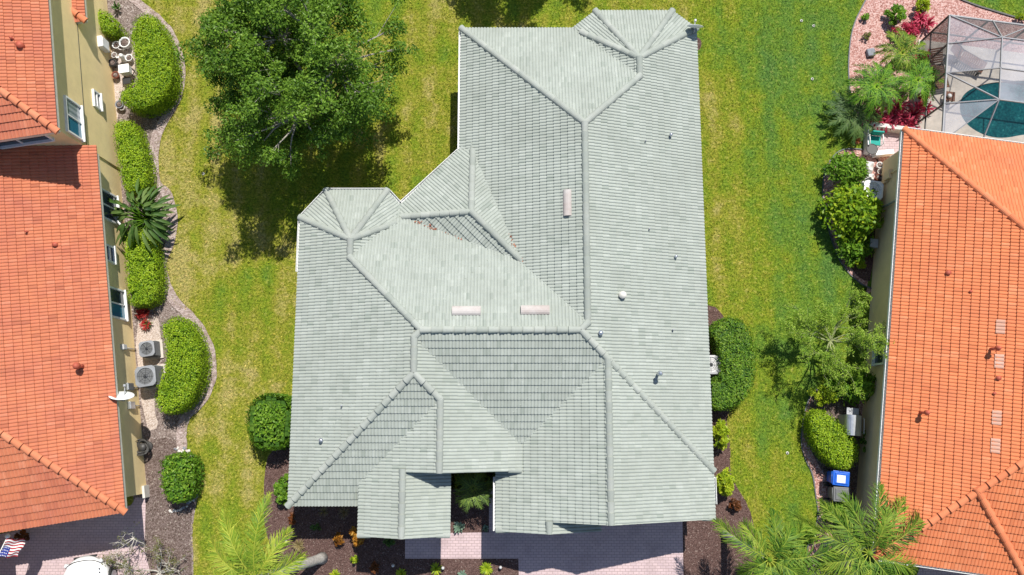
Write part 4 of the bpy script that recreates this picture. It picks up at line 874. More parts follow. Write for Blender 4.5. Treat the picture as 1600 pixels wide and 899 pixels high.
# feathery tree beside the tan house
random.seed(33)
fc = P(1300, 560, 0)
twiggy('feathery thin leaved tree with pale branches beside the tan wall', 1288, 556, 3, 13, .86, 3, 3300, .075, 'feather_leaf', 'green_bark', .45, 'feathery_tree', 'tree', lean=(-.25, .5), up=.05, r0=.05, flat=.30, trunk=1.4)

# ---- palms
random.seed(12)
def ring(n, L, rise=.7, droop=.75, a0=0, jl=.12): return [(a0+i*2*math.pi/n+random.uniform(-.12, .12), L*random.uniform(1-jl, 1+jl), rise*random.uniform(.6, 1.25), droop*random.uniform(.8, 1.2)) for i in range(n)]
lb0 = P(504, 872, 0); lh = P(404, 905, 4.0)
palm('grey trunked palm with yellow green fronds leaning out of the front bed', lb0, lh, [(R_(118), 3.0, .75, .75), (R_(88), 3.3, .8, .7), (R_(150), 2.6, .7, .9), (R_(60), 2.2, .7, .9), (R_(180), 2.6, .7, .8), (R_(215), 2.6, .7, .8), (R_(250), 2.6, .7, .8), (R_(290), 2.4, .7, .8), (R_(20), 1.9, .6, .9), (R_(335), 2.2, .6, .9)], 'yellow_palm_leaf', tr_=.19, ll=.60, lw=.032, leaflets=64)
rb0 = P(1131, 834, 0); rh = P(1197, 872, 3.6)
palm('palm leaning from the right front bed, its fronds over the roof corner', rb0, rh, [(R_(152), 2.5, .7, .8), (R_(128), 1.6, .7, .9), (R_(75), 1.9, .8, .9), (R_(30), 2.1, .6, .9), (R_(5), 3.2, .65, .8), (R_(235), 1.8, .7, .9), (R_(270), 1.6, .7, .9), (R_(310), 1.8, .6, .9), (R_(200), 1.2, .7, 1.0), (R_(50), 1.5, .9, .8), (R_(340), 1.7, .8, .9)], 'palm_leaf', tr_=.13, ll=.58, lw=.034, leaflets=56)
r2 = P(1290, 845, 0); h2_ = P(1352, 862, 3.4)
palm('largest palm at the bottom right with fronds reaching over the orange roof', r2, h2_, [(R_(28), 3.0, .6, .8), (R_(58), 2.6, .75, .8), (R_(88), 2.7, .8, .8), (R_(112), 2.4, .7, .8), (R_(140), 2.6, .65, .8), (R_(165), 2.9, .6, .85), (R_(195), 2.4, .6, .9), (R_(225), 2.2, .6, .9), (R_(260), 2.2, .6, .9), (R_(300), 2.2, .6, .9), (R_(340), 2.3, .6, .9), (R_(75), 1.8, 1.1, .8)], 'palm_leaf', tr_=.17, ll=.64, lw=.034, leaflets=64)
r3 = P(1232, 895, 0); h3_ = P(1262, 925, 2.8)
palm('palm at the bottom edge between the leaning palm and the largest one', r3, h3_, [(R_(70), 1.9, .8, .8), (R_(110), 1.9, .8, .8), (R_(40), 1.9, .7, .8), (R_(140), 1.8, .7, .8), (R_(170), 1.7, .6, .9), (R_(10), 1.8, .6, .9), (R_(230), 1.8, .6, .9), (R_(290), 1.8, .6, .9)], 'yellow_palm_leaf', tr_=.12, ll=.55, lw=.034, leaflets=52)
SG = 'little feather palms beside the pool cage'
for lb, px, py, R0, h, mt, nf in (('little feather palm nearest the lawn among the crimson plants', 1364, 140, 1.35, 1.2, 'sago_leaf', 22), ('light green little palm above the others among the crimson plants', 1404, 88, 1.05, 1.3, 'palm_leaf', 18), ('little feather palm closest to the pool cage wall', 1428, 130, 1.15, 1.2, 'sago_leaf', 20)):
    hd = P(px, py, h); palm(lb, (hd.x, hd.y, 0), hd, ring(nf, R0, .75, .85), mt, 'little_palm', .09, SG, .28, .028, 36, 'palm', 'bark')
hd = P(1329, 183, .35); palm('dark cycad spreading flat over the lawn edge by the patio', (hd.x, hd.y, 0), hd, ring(14, 1.25, .28, .35), 'strap_leaf', 'cycad', .12, None, .30, .04, 32, 'cycad', 'bark', .1)
hd = P(740, 762, 1.5); palm('small feather palm in the dark courtyard between the front gables', (hd.x, hd.y, 0), hd, ring(15, .85, .75, .8), 'shade_toned_palm_leaf', 'courtyard_palm', .06, None, .26, .03, 26, 'palm', 'bark')

# ================================================================== THINGS IN THE GARDENS
def ac_unit(label, px, py, sz, h, mat, rz, ring='light_grey_plastic', round_=False):
    c = P(px, py, h); r = thing('air_conditioner', label, 'air conditioner', (c.x, c.y, 0)); M = Matrix.Rotation(rz, 3, 'Z'); b = MB(); x, y = c.x, c.y
    MB().box((x, y, .04), (sz+.16, sz+.16, .08), rz, .01).build('pad', 'concrete', r)
    b.box((x, y, h/2+.03), (sz*.94, sz*.94, h-.12), rz, .05)
    for k_ in range(9): b.box((x, y, .14+k_*(h-.25)/9), (sz*.965, sz*.965, .02), rz)
    b.build('body', mat, r)
    t = MB(); K = 32; R0 = sz*.41; V = []
    for i in range(K):
        a = 2*math.pi*i/K+math.pi/4; q = 1/max(abs(math.cos(a)), abs(math.sin(a))); q = min(q, 1.22); o = M @ Vector((math.cos(a)*q*sz/2, math.sin(a)*q*sz/2, 0)); n = M @ Vector((math.cos(a)*R0, math.sin(a)*R0, 0))
        V += [(x+o.x, y+o.y, h-.07), (x+o.x, y+o.y, h), (x+n.x, y+n.y, h+.015), (x+n.x, y+n.y, h-.07)]
    t._add(V, [(4*i+j, 4*((i+1) % K)+j, 4*((i+1) % K)+j+1, 4*i+j+1) for i in range(K) for j in range(3)]); bmesh.ops.recalc_face_normals(t.bm, faces=t.bm.faces); top_ = t.build('top_cover', ring, r)
    d = MB(); d.lathe((x, y, h-.10), [(0, 0), (R0*1.02, 0), (R0*1.02, .02), (0, .02)], 28, False); d.build('fan_well', 'black_plastic', r)
    f = MB(); f.lathe((x, y, h-.075), [(R0*.26, 0), (R0*.26, .05), (0, .06)], 14)
    for k_ in range(5):
        a = k_*2*math.pi/5+.3; u = Vector((math.cos(a), math.sin(a), 0)); v = Vector((-math.sin(a), math.cos(a), 0)); o = Vector((x, y, h-.06))
        f.solid([o+u*R0*.2-v*.03, o+u*R0*.93-v*.11+Vector((0, 0, -.02)), o+u*R0*.93+v*.08+Vector((0, 0, .02)), o+u*R0*.2+v*.04], [(0, 1, 2, 3)])
    f.build('fan', 'dark_slats', r)
    g_ = MB()
    for k_ in range(1, 4):
        q = R0*k_/4; g_.tube([(x+math.cos(a)*q, y+math.sin(a)*q, h+.005) for a in np.linspace(0, 2*math.pi, 25)], .003, 4, cap=False)
    for k_ in range(8): a = k_*math.pi/4; g_.tube([(x, y, h+.008), (x+math.cos(a)*R0, y+math.sin(a)*R0, h+.008)], .004, 4)
    g_.build('grille', 'black_plastic', r); return r
ac_unit('smaller grey air conditioner on pale gravel, nearer the crimson bromeliad', 229, 545, .64, .72, 'grey_plastic', th, 'ac_grey')
ac_unit('larger grey air conditioner on pale gravel, nearer the satellite dish', 227, 588, .84, .95, 'grey_plastic', th, 'ac_grey')
ac_unit('pale air conditioner half hidden under the eave of the green roof', 1111, 570, .78, .85, 'light_grey_plastic', 0, 'galv_grey')
ac_unit('white air conditioner with dark fan beside the tan wall', 1365, 297, .82, .9, 'white_paint', -tr_, 'white_paint')
# dish on the left house
def dish(label, c, face, mast_to, R0, parent_dir):
    r = thing('satellite_dish', label, 'satellite dish', tuple(mast_to)); f = Vector(face).normalized(); u = f.orthogonal().normalized(); M = Matrix((u, f.cross(u), f)).transposed(); c = Vector(c)
    d = MB(); d.lathe(c, [(0, 0), (R0*.5, R0*.05), (R0, R0*.2), (R0*1.02, R0*.21), (R0*.98, R0*.24), (R0*.5, R0*.09), (0, R0*.04)], 26, True, M); d.build('dish', 'white_paint', r)
    a = MB(); lowest = c-Vector((0, 0, 1))*R0*.8; tip = c+f*R0*1.15-Vector((0, 0, R0*.55)); a.tube([c-f*.03-Vector((0, 0, R0*.5)), tip], .018, 6); a.box(tip, (.09, .09, .12), bev=.015); a.build('arm', 'grey_metal', r)
    s_ = MB(); s_.tube([Vector(mast_to), Vector((c.x, c.y, mast_to[2]+.15)) if False else c-f*.12-Vector((0, 0, .25)), c-f*.03], .024, 8); s_.box(Vector(mast_to), (.14, .14, .03)); s_.build('mast', 'grey_metal', r); return r
dc = P(190, 622, 2.9); q = on_plane(199, 625, wp_lo, nE); dish('white satellite dish on the yellow wall at the rose roof edge', dc, (.12, .93, .36), tuple(Vector((q.x, q.y, 2.3))+nE*.03), .45, nE)
dc = P(1086, 44, 3.45); dish('white satellite dish at the far right corner of the green roof', dc, (.1, .95, .30), (7.58, 15.75, 3.08), .33, nE)
M3 = Matrix((aE, nE, Vector((0, 0, 1)))).transposed()
def wallbox(name, label, cat, px, py, wp, sx_, sz_, dp, mat, doors=1):
    q = on_plane(px, py, wp, nE); r = thing(name, label, cat, tuple(q)); MB().box(q+nE*dp/2, (sx_, dp, sz_), M=M3, bev=.012).build('case', mat, r); MB().box(q+nE*(dp+.008), (sx_*.86, .016, sz_*.86), M=M3, bev=.004).build('door', mat, r)
    c_ = MB(); c_.tube([q+nE*.04-Vector((0, 0, sz_/2)), Vector((q.x, q.y, .02))+nE*.04], .022, 6); c_.build('conduit', 'light_grey_plastic', r); return r
wallbox('electric_meter', 'white electric meter box on the yellow wall above the white pots', 'meter box', 158, 70, wp_up, .5, .65, .2, 'white_paint')
wallbox('cable_box', 'narrow grey cable box on the yellow wall behind the satellite dish', 'cable box', 200, 605, wp_lo, .3, .55, .12, 'galvanised')
wallbox('cable_box', 'lower grey cable box on the yellow wall below the satellite dish', 'cable box', 203, 634, wp_lo, .3, .45, .12, 'galvanised')
wallbox('pipe_cover', 'small grey pipe cover on the yellow wall above the air conditioners', 'pipe cover', 191, 543, wp_lo, .22, .3, .12, 'light_grey_plastic')
# hose on its reel
hc = P(222, 699, .5); r = thing('hose_reel', 'dark coiled garden hose on a reel against the yellow wall', 'hose reel', (hc.x, hc.y, 0)); m = MB()
for k_ in range(7): m.tube([(hc.x+math.cos(a)*(.2+.022*k_), hc.y+math.sin(a)*(.2+.022*k_), .5+.05*math.sin(3*a+k_)+.02*k_) for a in np.linspace(0, 2*math.pi, 22)], .02, 6, cap=False)
m.build('hose', 'bronze_frame', r); m = MB(); m.lathe((hc.x, hc.y, 0), [(.24, 0), (.2, .05), (.08, .1), (.08, .5), (.17, .52), (.17, .55), (0, .56)], 16); m.build('stand', 'bronze_frame', r)
# pots and ornaments beside the J shaped hedge
def pot(label, px, py, R0, h, mat, soil='brown_mulch', group=None, name='garden_pot'):
    c = P(px, py, h); r = thing(name, label, 'pot', (c.x, c.y, 0), group); MB().lathe((c.x, c.y, 0), [(R0*.55, 0), (R0*.75, h*.35), (R0*.92, h*.9), (R0*1.05, h*.92), (R0*1.05, h), (R0*.85, h), (R0*.8, h*.85)], 18).build('pot', mat, r)
    MB().lathe((c.x, c.y, h*.86), [(R0*.82, 0), (R0*.4, .03), (0, .05)], 14).build('soil', soil, r); return r
pot('small white garden pot nearest the electric meter', 181, 70, .17, .32, 'white_paint'); pot('big white garden pot, topmost of the pots by the J shaped hedge', 194, 66, .24, .42, 'white_paint'); pot('pale stone pot left of the big white one, against the hedge', 189, 73, .15, .28, 'pale_stone')
pot('black pot against the yellow wall left of the white box', 175, 98, .18, .35, 'black_plastic'); pot('terracotta pot against the yellow wall below the black pot', 180, 117, .16, .28, 'terracotta'); pot('white pot with dark soil between the white box and the hedge', 201, 90, .16, .3, 'white_paint')
pot('grey stone pot beside the end of the J shaped hedge', 186, 163, .18, .3, 'grey_stone'); pot('pale stone pot below the end of the J shaped hedge', 190, 168, .13, .22, 'pale_stone'); pot('white pot tucked in the corner by the black pot', 178, 86, .13, .25, 'pale_stone')
pot('white round pot beside the tan wall, upper one of the row', 1375, 258, .14, .25, 'white_paint'); pot('white round pot beside the tan wall next to the air conditioner', 1376, 268, .13, .22, 'pale_stone'); pot('terracotta pot beside the white bundle and the tan wall', 1373, 277, .14, .25, 'terracotta'); pot('black pot in the corner above the white air conditioner', 1379, 279, .13, .3, 'black_plastic')
wb = P(193, 107, .7); r = thing('garden_box', 'white lidded garden box on dark legs beside the J shaped hedge', 'box', (wb.x, wb.y, 0)); MB().box((wb.x, wb.y, .5), (.42, .36, .32), th, .02).build('case', 'white_paint', r); MB().box((wb.x, wb.y, .68), (.46, .40, .04), th, .015).build('lid', 'white_paint', r)
for sx_, sy_ in ((-1, -1), (1, -1), (1, 1), (-1, 1)):
    o = Matrix.Rotation(th, 3, 'Z') @ Vector((sx_*.18, sy_*.15, 0)); MB().box((wb.x+o.x, wb.y+o.y, .17), (.04, .04, .34), th).build('leg', 'bronze_frame', r)
gs = P(198, 126, .4); r = thing('plant_stand', 'dark metal plant stand below the white garden box', 'stand', (gs.x, gs.y, 0)); m = MB(); m.box((gs.x, gs.y, .4), (.34, .3, .03), th); m.build('shelf', 'black_plastic', r)
for sx_, sy_ in ((-1, -1), (1, -1), (1, 1), (-1, 1)):
    o = Matrix.Rotation(th, 3, 'Z') @ Vector((sx_*.15, sy_*.13, 0)); MB().tube([(gs.x+o.x, gs.y+o.y, 0), (gs.x+o.x, gs.y+o.y, .39)], .014, 6).build('leg', 'white_paint', r)
# a bench like garden ornament: curled white statue
st = P(190, 88, .35); r = thing('garden_statue', 'small white garden statue among the pots by the J shaped hedge', 'statue', (st.x, st.y, 0)); MB().lathe((st.x, st.y, 0), [(.16, 0), (.16, .08), (.1, .1), (.12, .25), (.07, .34), (.1, .4), (.07, .48), (0, .5)], 16).build('figure', 'white_paint', r); MB().tube([(st.x-.05, st.y, .3), (st.x-.2, st.y-.08, .36), (st.x-.3, st.y+.02, .3)], [.05, .04, .03], 8).build('arm', 'white_paint', r)
# white bundles under the tan wall
def bundle(label, px, py, lx, ly, h, rz):
    c = P(px, py, h); K = 14; V = []; Q = []
    for i in range(K+1):
        for j in range(K+1):
            u, v = i/K*2-1, j/K*2-1; e = max(abs(u), abs(v)); z = h*(1-e**6)*(.85+.15*math.sin(5*u+2)*math.cos(4*v+1)); wob = 1+.05*math.sin(4*v+3*u)
            o = Matrix.Rotation(rz, 3, 'Z') @ Vector((u*lx/2*wob, v*ly/2*wob, 0)); V.append((c.x+o.x, c.y+o.y, z+.012))
    for i in range(K):
        for j in range(K): Q.append((i*(K+1)+j, (i+1)*(K+1)+j, (i+1)*(K+1)+j+1, i*(K+1)+j+1))
    o = mesh_np('covered_bundle', V, Q, 'old_tarp', None, (c.x, c.y, 0)); return tag(o, label, 'bundle')
bundle('larger white covered bundle below the walled patio', 1357, 257, .74, .55, .5, -.25); bundle('smaller white covered bundle above the white air conditioner', 1361, 275, .46, .36, .42, -.1)
# walled patio and the teal chair
pat = PP([(1352, 198), (1414, 206), (1414, 236), (1388, 246), (1352, 244)]); sheet('patio_paving', pat, .012, 'pavers')
r = thing('patio_wall', 'low white wall round the small patio by the orange roof', 'wall', (pat[0][0], pat[0][1], 0)); m = MB(); A, B_, D_ = P(1352, 242), P(1352, 199), P(1412, 207)
MB().bar((A.x, A.y, .22), (B_.x, B_.y, .22), .18, .44).build('side_wall', 'white_paint', r); MB().bar((B_.x+.1, B_.y, .22), (D_.x, D_.y, .22), .18, .44).build('back_wall', 'pale_stone', r); A2, B2 = P(1362, 244), P(1390, 241); MB().bar((A2.x, A2.y, .2), (B2.x, B2.y, .2), .2, .4).build('front_wall', 'white_paint', r)
cc_ = P(1367, 220, .45); r = thing('garden_chair', 'teal cushioned garden chair with white frame on the walled patio', 'chair', (cc_.x, cc_.y, 0)); rz = -.1; MB().box((cc_.x, cc_.y, .43), (.5, .42, .08), rz, .03).build('seat', 'teal_fabric', r); MB().box((cc_.x, cc_.y+.26, .68), (.5, .07, .45), rz, .03).build('backrest', 'teal_fabric', r)
for sx_ in (-1, 1): m = MB(); m.tube([(cc_.x+sx_*.29, cc_.y-.2, .62), (cc_.x+sx_*.29, cc_.y+.22, .64)], .022, 6); m.build('armrest', 'white_paint', r)
for sx_ in (-1, 1):
    for sy_ in (-1, 1): MB().tube([(cc_.x+sx_*.29, cc_.y+sy_*.2, 0), (cc_.x+sx_*.29, cc_.y+sy_*.2, .63)], .018, 6).build('leg', 'white_paint', r)
tb = P(1363, 233, .5); r = thing('side_table', 'small dark wire side table in front of the teal chair', 'table', (tb.x, tb.y, 0)); m = MB(); m.tube([(tb.x+math.cos(a)*.24, tb.y+math.sin(a)*.24, .48) for a in np.linspace(0, 2*math.pi, 22)], .014, 6, cap=False); m.lathe((tb.x, tb.y, .47), [(0, 0), (.22, 0), (.22, .012), (0, .012)], 20, False); m.build('table_top', 'bronze_frame', r)
for k_ in range(3): a = k_*2.094; MB().tube([(tb.x+math.cos(a)*.2, tb.y+math.sin(a)*.2, .47), (tb.x+math.cos(a)*.24, tb.y+math.sin(a)*.24, 0)], .012, 5).build('leg', 'bronze_frame', r)
# pool, deck, loungers and the screened cage
A0 = P(1437, 67); Ae = Rl.to_3d(); As = -Rd.to_3d(); cg = lambda e, s_, z: Vector((A0.x, A0.y, 0))+Ae*e+As*s_+Vector((0, 0, z))
pool = smooth_poly(PP([(1497, 172), (1500, 153), (1515, 140), (1538, 132), (1565, 129), (1600, 127), (1690, 130), (1690, 222), (1625, 212), (1600, 211), (1566, 218), (1538, 214), (1514, 201), (1502, 187)]), 2)
b = bmesh.new(); EXCL.append([tuple(cg(-.1, -.1, 0)[:2]), tuple(cg(9, -.1, 0)[:2]), tuple(cg(9, 7, 0)[:2]), tuple(cg(-.1, 7, 0)[:2])])
ov_ = [b.verts.new(cg(e, s_, .10)) for e, s_ in ((-.1, -.1), (9, -.1), (9, 7.2), (-.1, 7.2))]; iv = [b.verts.new((x, y, .10)) for x, y in pool]
ed = [b.edges.new((L[i], L[(i+1) % len(L)])) for L in (ov_, iv) for i in range(len(L))]; bmesh.ops.triangle_fill(b, edges=ed, use_beauty=True)
for f in list(b.faces):
    if f.calc_area() > 0 and f.normal.z < 0: f.normal_flip()
for L, z in ((ov_, 0), (iv, .02)):
    lo_ = [b.verts.new((v.co.x, v.co.y, z)) for v in L]
    for i in range(len(L)): b.faces.new((L[i], L[(i+1) % len(L)], lo_[(i+1) % len(L)], lo_[i]))
me = bpy.data.meshes.new('pool_deck'); b.to_mesh(me); b.free(); place('pool_deck', me, 'concrete', None, (0, 0, 0))['kind'] = 'structure'
sheet('pool_water', offset_poly(pool, -.01), .045, 'pool_water')
m = MB(); cage = thing('pool_cage', 'screened pool cage with grey beams beside the orange roof', 'pool cage', tuple(cg(0, 0, 0)))
ZE, ZR, EA, SA, SB_, SE_ = 2.5, 3.5, 1.65, 1.28, 3.95, 5.6
def beam(a, b_, mat='silver_frame', w_=.04): return MB().bar(a, b_, w_, w_*1.6).build('beam', mat, cage)
for s_ in (0, 1.3, 2.6, 3.95, 5.3): MB().bar(cg(0, s_, .1), cg(0, s_, ZE), .06).build('post', 'bronze_frame', cage)
for e in (1.65, 3.4, 5.2, 7): MB().bar(cg(e, 0, .1), cg(e, 0, ZE), .06).build('post', 'bronze_frame', cage)
beam(cg(0, 0, 1.0), cg(0, 5.3, 1.0), 'bronze_frame'); beam(cg(0, 0, ZE), cg(0, SE_, ZE), 'silver_frame', .06); beam(cg(0, 0, ZE), cg(8.5, 0, ZE), 'silver_frame', .055); beam(cg(0, 0, 1.0), cg(8.5, 0, 1.0), 'bronze_frame')
I1, I2 = cg(EA, SA, ZR), cg(EA, SB_, ZR)
for a, b_ in ((cg(0, 0, ZE), I1), (I1, I2), (I1, cg(8.5, SA, ZR)), (I2, cg(8.5, SB_, ZR)), (cg(EA+.15, 0, ZE), I1), (I1, cg(3.4, 0, ZE)), (cg(0, SA, ZE), I1), (cg(0, 2.6, ZE), cg(EA, 2.6, ZR)), (cg(0, SB_, ZE), I2), (cg(0, 2.6, ZE), I2), (cg(0, SE_, ZE), I2), (I2, cg(EA-.1, SE_, ZE)), (cg(EA, 2.6, ZR), cg(8.5, 2.6, ZR)), (cg(3.4, SA, ZR), cg(3.4, SB_, ZR))): beam(a+Vector((0, 0, .02)), b_+Vector((0, 0, .02)))
def panel(pts, mat): MB().solid(pts, [tuple(range(len(pts)))]).build('screen_panel', mat, cage)
panel([cg(0, .03, ZE), cg(0, SA, ZE), I1], 'hazy_screen'); panel([cg(0, SA, ZE), cg(0, 2.6, ZE), cg(EA, 2.6, ZR), I1], 'hazy_screen'); panel([cg(0, SB_, ZE), cg(0, SE_, ZE), I2], 'hazy_screen')
panel([I1, cg(EA, 2.6, ZR), cg(8.5, 2.6, ZR), cg(8.5, SA, ZR)], 'hazy_screen'); panel([cg(EA, 2.6, ZR), I2, cg(8.5, SB_, ZR), cg(8.5, 2.6, ZR)], 'hazy_screen')
panel([cg(0, 0, ZE), I1, cg(EA+.15, 0, ZE)], 'dark_screen'); panel([cg(EA+.15, 0, ZE), I1, cg(3.4, 0, ZE)], 'dark_screen'); panel([cg(3.4, 0, ZE), I1, cg(8.5, SA, ZR), cg(8.5, 0, ZE)], 'dark_screen')
panel([cg(0, 0, .1), cg(0, 2.6, .1), cg(0, 2.6, ZE), cg(0, 0, ZE)], 'dark_screen'); panel([cg(0, 0, .1), cg(8.5, 0, .1), cg(8.5, 0, ZE), cg(0, 0, ZE)], 'dark_screen')
def lounger(label, px, py, rz, L=1.7):
    c = P(px, py, .4); r = thing('lounger', label, 'lounger', (c.x, c.y, .1)); M = Matrix.Rotation(rz, 3, 'Z'); g_ = lambda x, y, z: Vector((c.x, c.y, .1))+M @ Vector((x, y, z))
    m = MB()
    for k_ in range(12): m.box(g_(0, -.75+k_*.095, .32), (.56, .075, .03), rz)
    m.build('seat', 'wicker', r); m = MB()
    for k_ in range(7): m.box(g_(0, .42+k_*.085, .36+k_*.045), (.56, .07, .03), M=M @ Matrix.Rotation(.5, 3, 'X'))
    m.build('backrest', 'wicker', r)
    for sx_ in (-1, 1):
        MB().bar(g_(sx_*.3, -.8, .29), g_(sx_*.3, .45, .29), .04, .05).build('rail', 'bronze_frame', r)
        for sy_ in (-.7, .35): MB().bar(g_(sx_*.3, sy_, 0), g_(sx_*.3, sy_, .27), .045).build('leg', 'bronze_frame', r)
    return r
lounger('brown slatted lounger next to the cage wall', 1466, 112, .18); lounger('brown slatted lounger under the pale screens', 1513, 93, 1.0)
tb = P(1484, 151, .45); r = thing('side_table', 'small square wooden side table on the pool deck', 'table', (tb.x, tb.y, .1)); MB().box((tb.x, tb.y, .48), (.42, .42, .04), -tr_, .01).build('table_top', 'wicker', r); MB().lathe((tb.x-.05, tb.y, .50), [(.08, 0), (.1, .05), (.06, .1), (0, .1)], 12).build('bowl', 'white_paint', r)
for sx_, sy_ in ((-1, -1), (1, -1), (1, 1), (-1, 1)): MB().box((tb.x+sx_*.17, tb.y+sy_*.17, .28), (.035, .035, .36)).build('leg', 'bronze_frame', r)
# bins, barbecue, boxes and stones along the tan house
def bin_(label, px, py, mat, lidmat, rz, sticker=False):
    h = 1.02; c = P(px, py, h); r = thing('wheelie_bin', label, 'bin', (c.x, c.y, 0)); M = Matrix.Rotation(rz, 3, 'Z'); g_ = lambda x, y, z: Vector((c.x, c.y, 0))+M @ Vector((x, y, z)); m = MB(); V = []
    for (sx_, sy_, z) in ((.42, .46, .06), (.52, .60, .94)):
        V += [g_(-sx_/2, -sy_/2, z), g_(sx_/2, -sy_/2, z), g_(sx_/2, sy_/2, z), g_(-sx_/2, sy_/2, z)]
    m.solid(V, [(3, 2, 1, 0), (4, 5, 6, 7)]+[(i, (i+1) % 4, 4+(i+1) % 4, 4+i) for i in range(4)]); bmesh.ops.bevel(m.bm, geom=list(m.bm.edges), offset=.03, segments=2, affect='EDGES'); m.build('body', mat, r)
    m = MB(); m.box(g_(0, 0, .97), (.58, .68, .06), rz, .025); m.box(g_(0, 0, 1.01), (.44, .52, .05), rz, .02); ld = m.build('lid', lidmat, r)
    m = MB(); m.tube([g_(-.24, .36, .93), g_(.24, .36, .93)], .02, 8); m.build('handle', mat, r)
    for s_ in (-1, 1): m = MB(); m.lathe(g_(s_*.27, .27, .12), [(0, -.03), (.12, -.03), (.12, .03), (0, .03)], 16, False, M @ Matrix.Rotation(math.pi/2, 3, 'Y')); m.build('wheel', 'rubber', r)
    if sticker: MB().box(g_(-.02, .02, 1.038), (.30, .34, .006), rz).build('sticker', 'white_paint', ld)
    return r
bin_('blue recycling bin with a white panel on its lid', 1315, 748, 'blue_plastic', 'blue_plastic', 1.45, True); bin_('dark grey rubbish bin below the blue one', 1316, 773, 'grey_plastic', 'light_grey_plastic' if False else 'grey_plastic', 1.5)
gc = P(1338, 665, 1.1); r = thing('barbecue', 'silver hooded barbecue between the oval hedge and the tan wall', 'barbecue', (gc.x, gc.y, 0)); rz = -tr_+.05; M = Matrix.Rotation(rz, 3, 'Z'); g_ = lambda x, y, z: Vector((gc.x, gc.y, 0))+M @ Vector((x, y, z))
MB().box(g_(0, 0, .42), (.62, .82, .84), rz, .02).build('cabinet', 'grey_metal', r); m = MB(); K = 12; V = []
for y in (-.41, .41):
    for j in range(K+1): a = math.pi*j/K; V.append(g_(-.05+math.cos(a)*.33, y, .86+math.sin(a)**.8*.30))
m._add(V, [(j, j+1, K+2+j, K+1+j) for j in range(K)]+[tuple(range(K+1)), tuple(range(2*K+1, K, -1))], .5); bmesh.ops.recalc_face_normals(m.bm, faces=m.bm.faces); m.build('hood', 'galvanised', r)
MB().tube([g_(.32, -.3, 1.0), g_(.36, -.3, 1.0), g_(.36, .3, 1.0), g_(.32, .3, 1.0)], .015, 6).build('handle', 'white_paint', r); MB().box(g_(-.05, .56, .84), (.5, .28, .03), rz, .01).build('side_shelf', 'grey_metal', r)
for s_ in (-1, 1): MB().lathe(g_(s_*.28, -.34, .06), [(0, -.02), (.06, -.02), (.06, .02), (0, .02)], 12, False, M @ Matrix.Rotation(math.pi/2, 3, 'Y')).build('wheel', 'rubber', r)
ub = P(1366, 380, .55); r = thing('utility_box', 'grey utility box below the tall lime bush by the tan wall', 'utility box', (ub.x, ub.y, 0)); MB().box((ub.x, ub.y, .26), (.30, .34, .52), -tr_, .02).build('case', 'light_grey_plastic', r); MB().box((ub.x, ub.y, .54), (.34, .38, .05), -tr_, .02).build('lid', 'grey_metal', r)
for px, py in ((1363, 662), (1362, 690), (1361, 711), (1360, 725), (1358, 737), (1356, 748)):
    c = P(px, py, .08); o = MB().box((c.x, c.y, .06), (.22, .30, .12), -tr_+random.uniform(-.1, .1), .02).build('edging_block', 'pale_stone', None, (c.x, c.y, 0)); tag(o, 'pale concrete block in the row at the foot of the tan wall', 'block', 'edging blocks along the tan wall')
rk = P(1362, 81, .2); o = MB().box((rk.x, rk.y, .1), (.36, .36, .2), .15, .06).build('stone', 'grey_stone', None, (rk.x, rk.y, 0)); tag(o, 'squarish blue grey stone on the pink gravel', 'stone')
# lamps and sprinklers
def light(label, px, py, group=None):
    c = P(px, py, .25); r = thing('path_light', label, 'light', (c.x, c.y, 0), group); MB().tube([(c.x, c.y, 0), (c.x, c.y, .25)], .02, 8).build('stake', 'black_plastic', r); MB().lathe((c.x, c.y, .2), [(.075, 0), (.06, .08), (.03, .13), (0, .14)], 14).build('lamp_head', 'lamp_glass', r)
light('small path light right of the lime plant by the entry walk', 692, 888); light('small path light beside the driveway corner', 782, 887); light('small path light near the yellow striped grass', 447, 847); light('lone path light in the mulch below the entry gable', 614, 884)
for lb, px, py in (('white sprinkler cover on a bare patch left of the big tree shade', 318, 272), ('pale sprinkler cover on the green lawn, the higher of two near the pink gravel', 1271, 41), ('pale sprinkler cover on the green lawn left of the cycad', 1269, 124), ('white sprinkler cover on the lawn beside the oval hedge', 1230, 708), ('worn pale sprinkler patch on the green lawn nearest the top', 1252, 33)):
    c = P(px, py, 0); r = thing('sprinkler_head', lb, 'sprinkler', (c.x, c.y, 0)); MB().lathe((c.x, c.y, 0), [(.065, 0), (.065, .035), (.04, .045), (0, .045)], 14).build('cover', 'cream_paint', r); MB().lathe((c.x, c.y, .044), [(.03, 0), (.03, .02), (0, .022)], 10).build('nozzle', 'black_plastic', r)
# courtyard edge and flag
fp = P(12, 838, 2.4); r = thing('flag', 'striped red and white flag with starred blue corner hanging at the rose roof', 'flag', tuple(fp)); tipf = Vector((fp.x-.1, fp.y-.72, 2.75)); MB().tube([fp, tipf], .018, 8).build('pole', 'white_paint', r); MB().lathe(fp, [(0, -.05), (.08, -.04), (.08, .06), (0, .08)], 12).build('bracket', 'white_paint', r)
def cloth(u, v):          # u along the fly, v across the stripes; the hoist runs along the pole
    a = fp.lerp(tipf, .12+.86*v); return a+Vector((.44*u+.04*math.sin(7*v+5*u), -.10*u+.03*math.sin(9*u), -.95*u*.55+.05*math.sin(8*v+3*u)))
for si in range(13):
    m = MB(); u0 = .42 if si >= 6 else 0; K = 10
    V = []
    for i in range(K+1):
        u = u0+(1-u0)*i/K
        for v in (si/13, (si+1)/13): V.append(cloth(u, v))
    m.solid(V, [(2*i, 2*i+1, 2*i+3, 2*i+2) for i in range(K)]); m.build('stripe', 'red_cloth' if si % 2 == 0 else 'white_cloth', r)
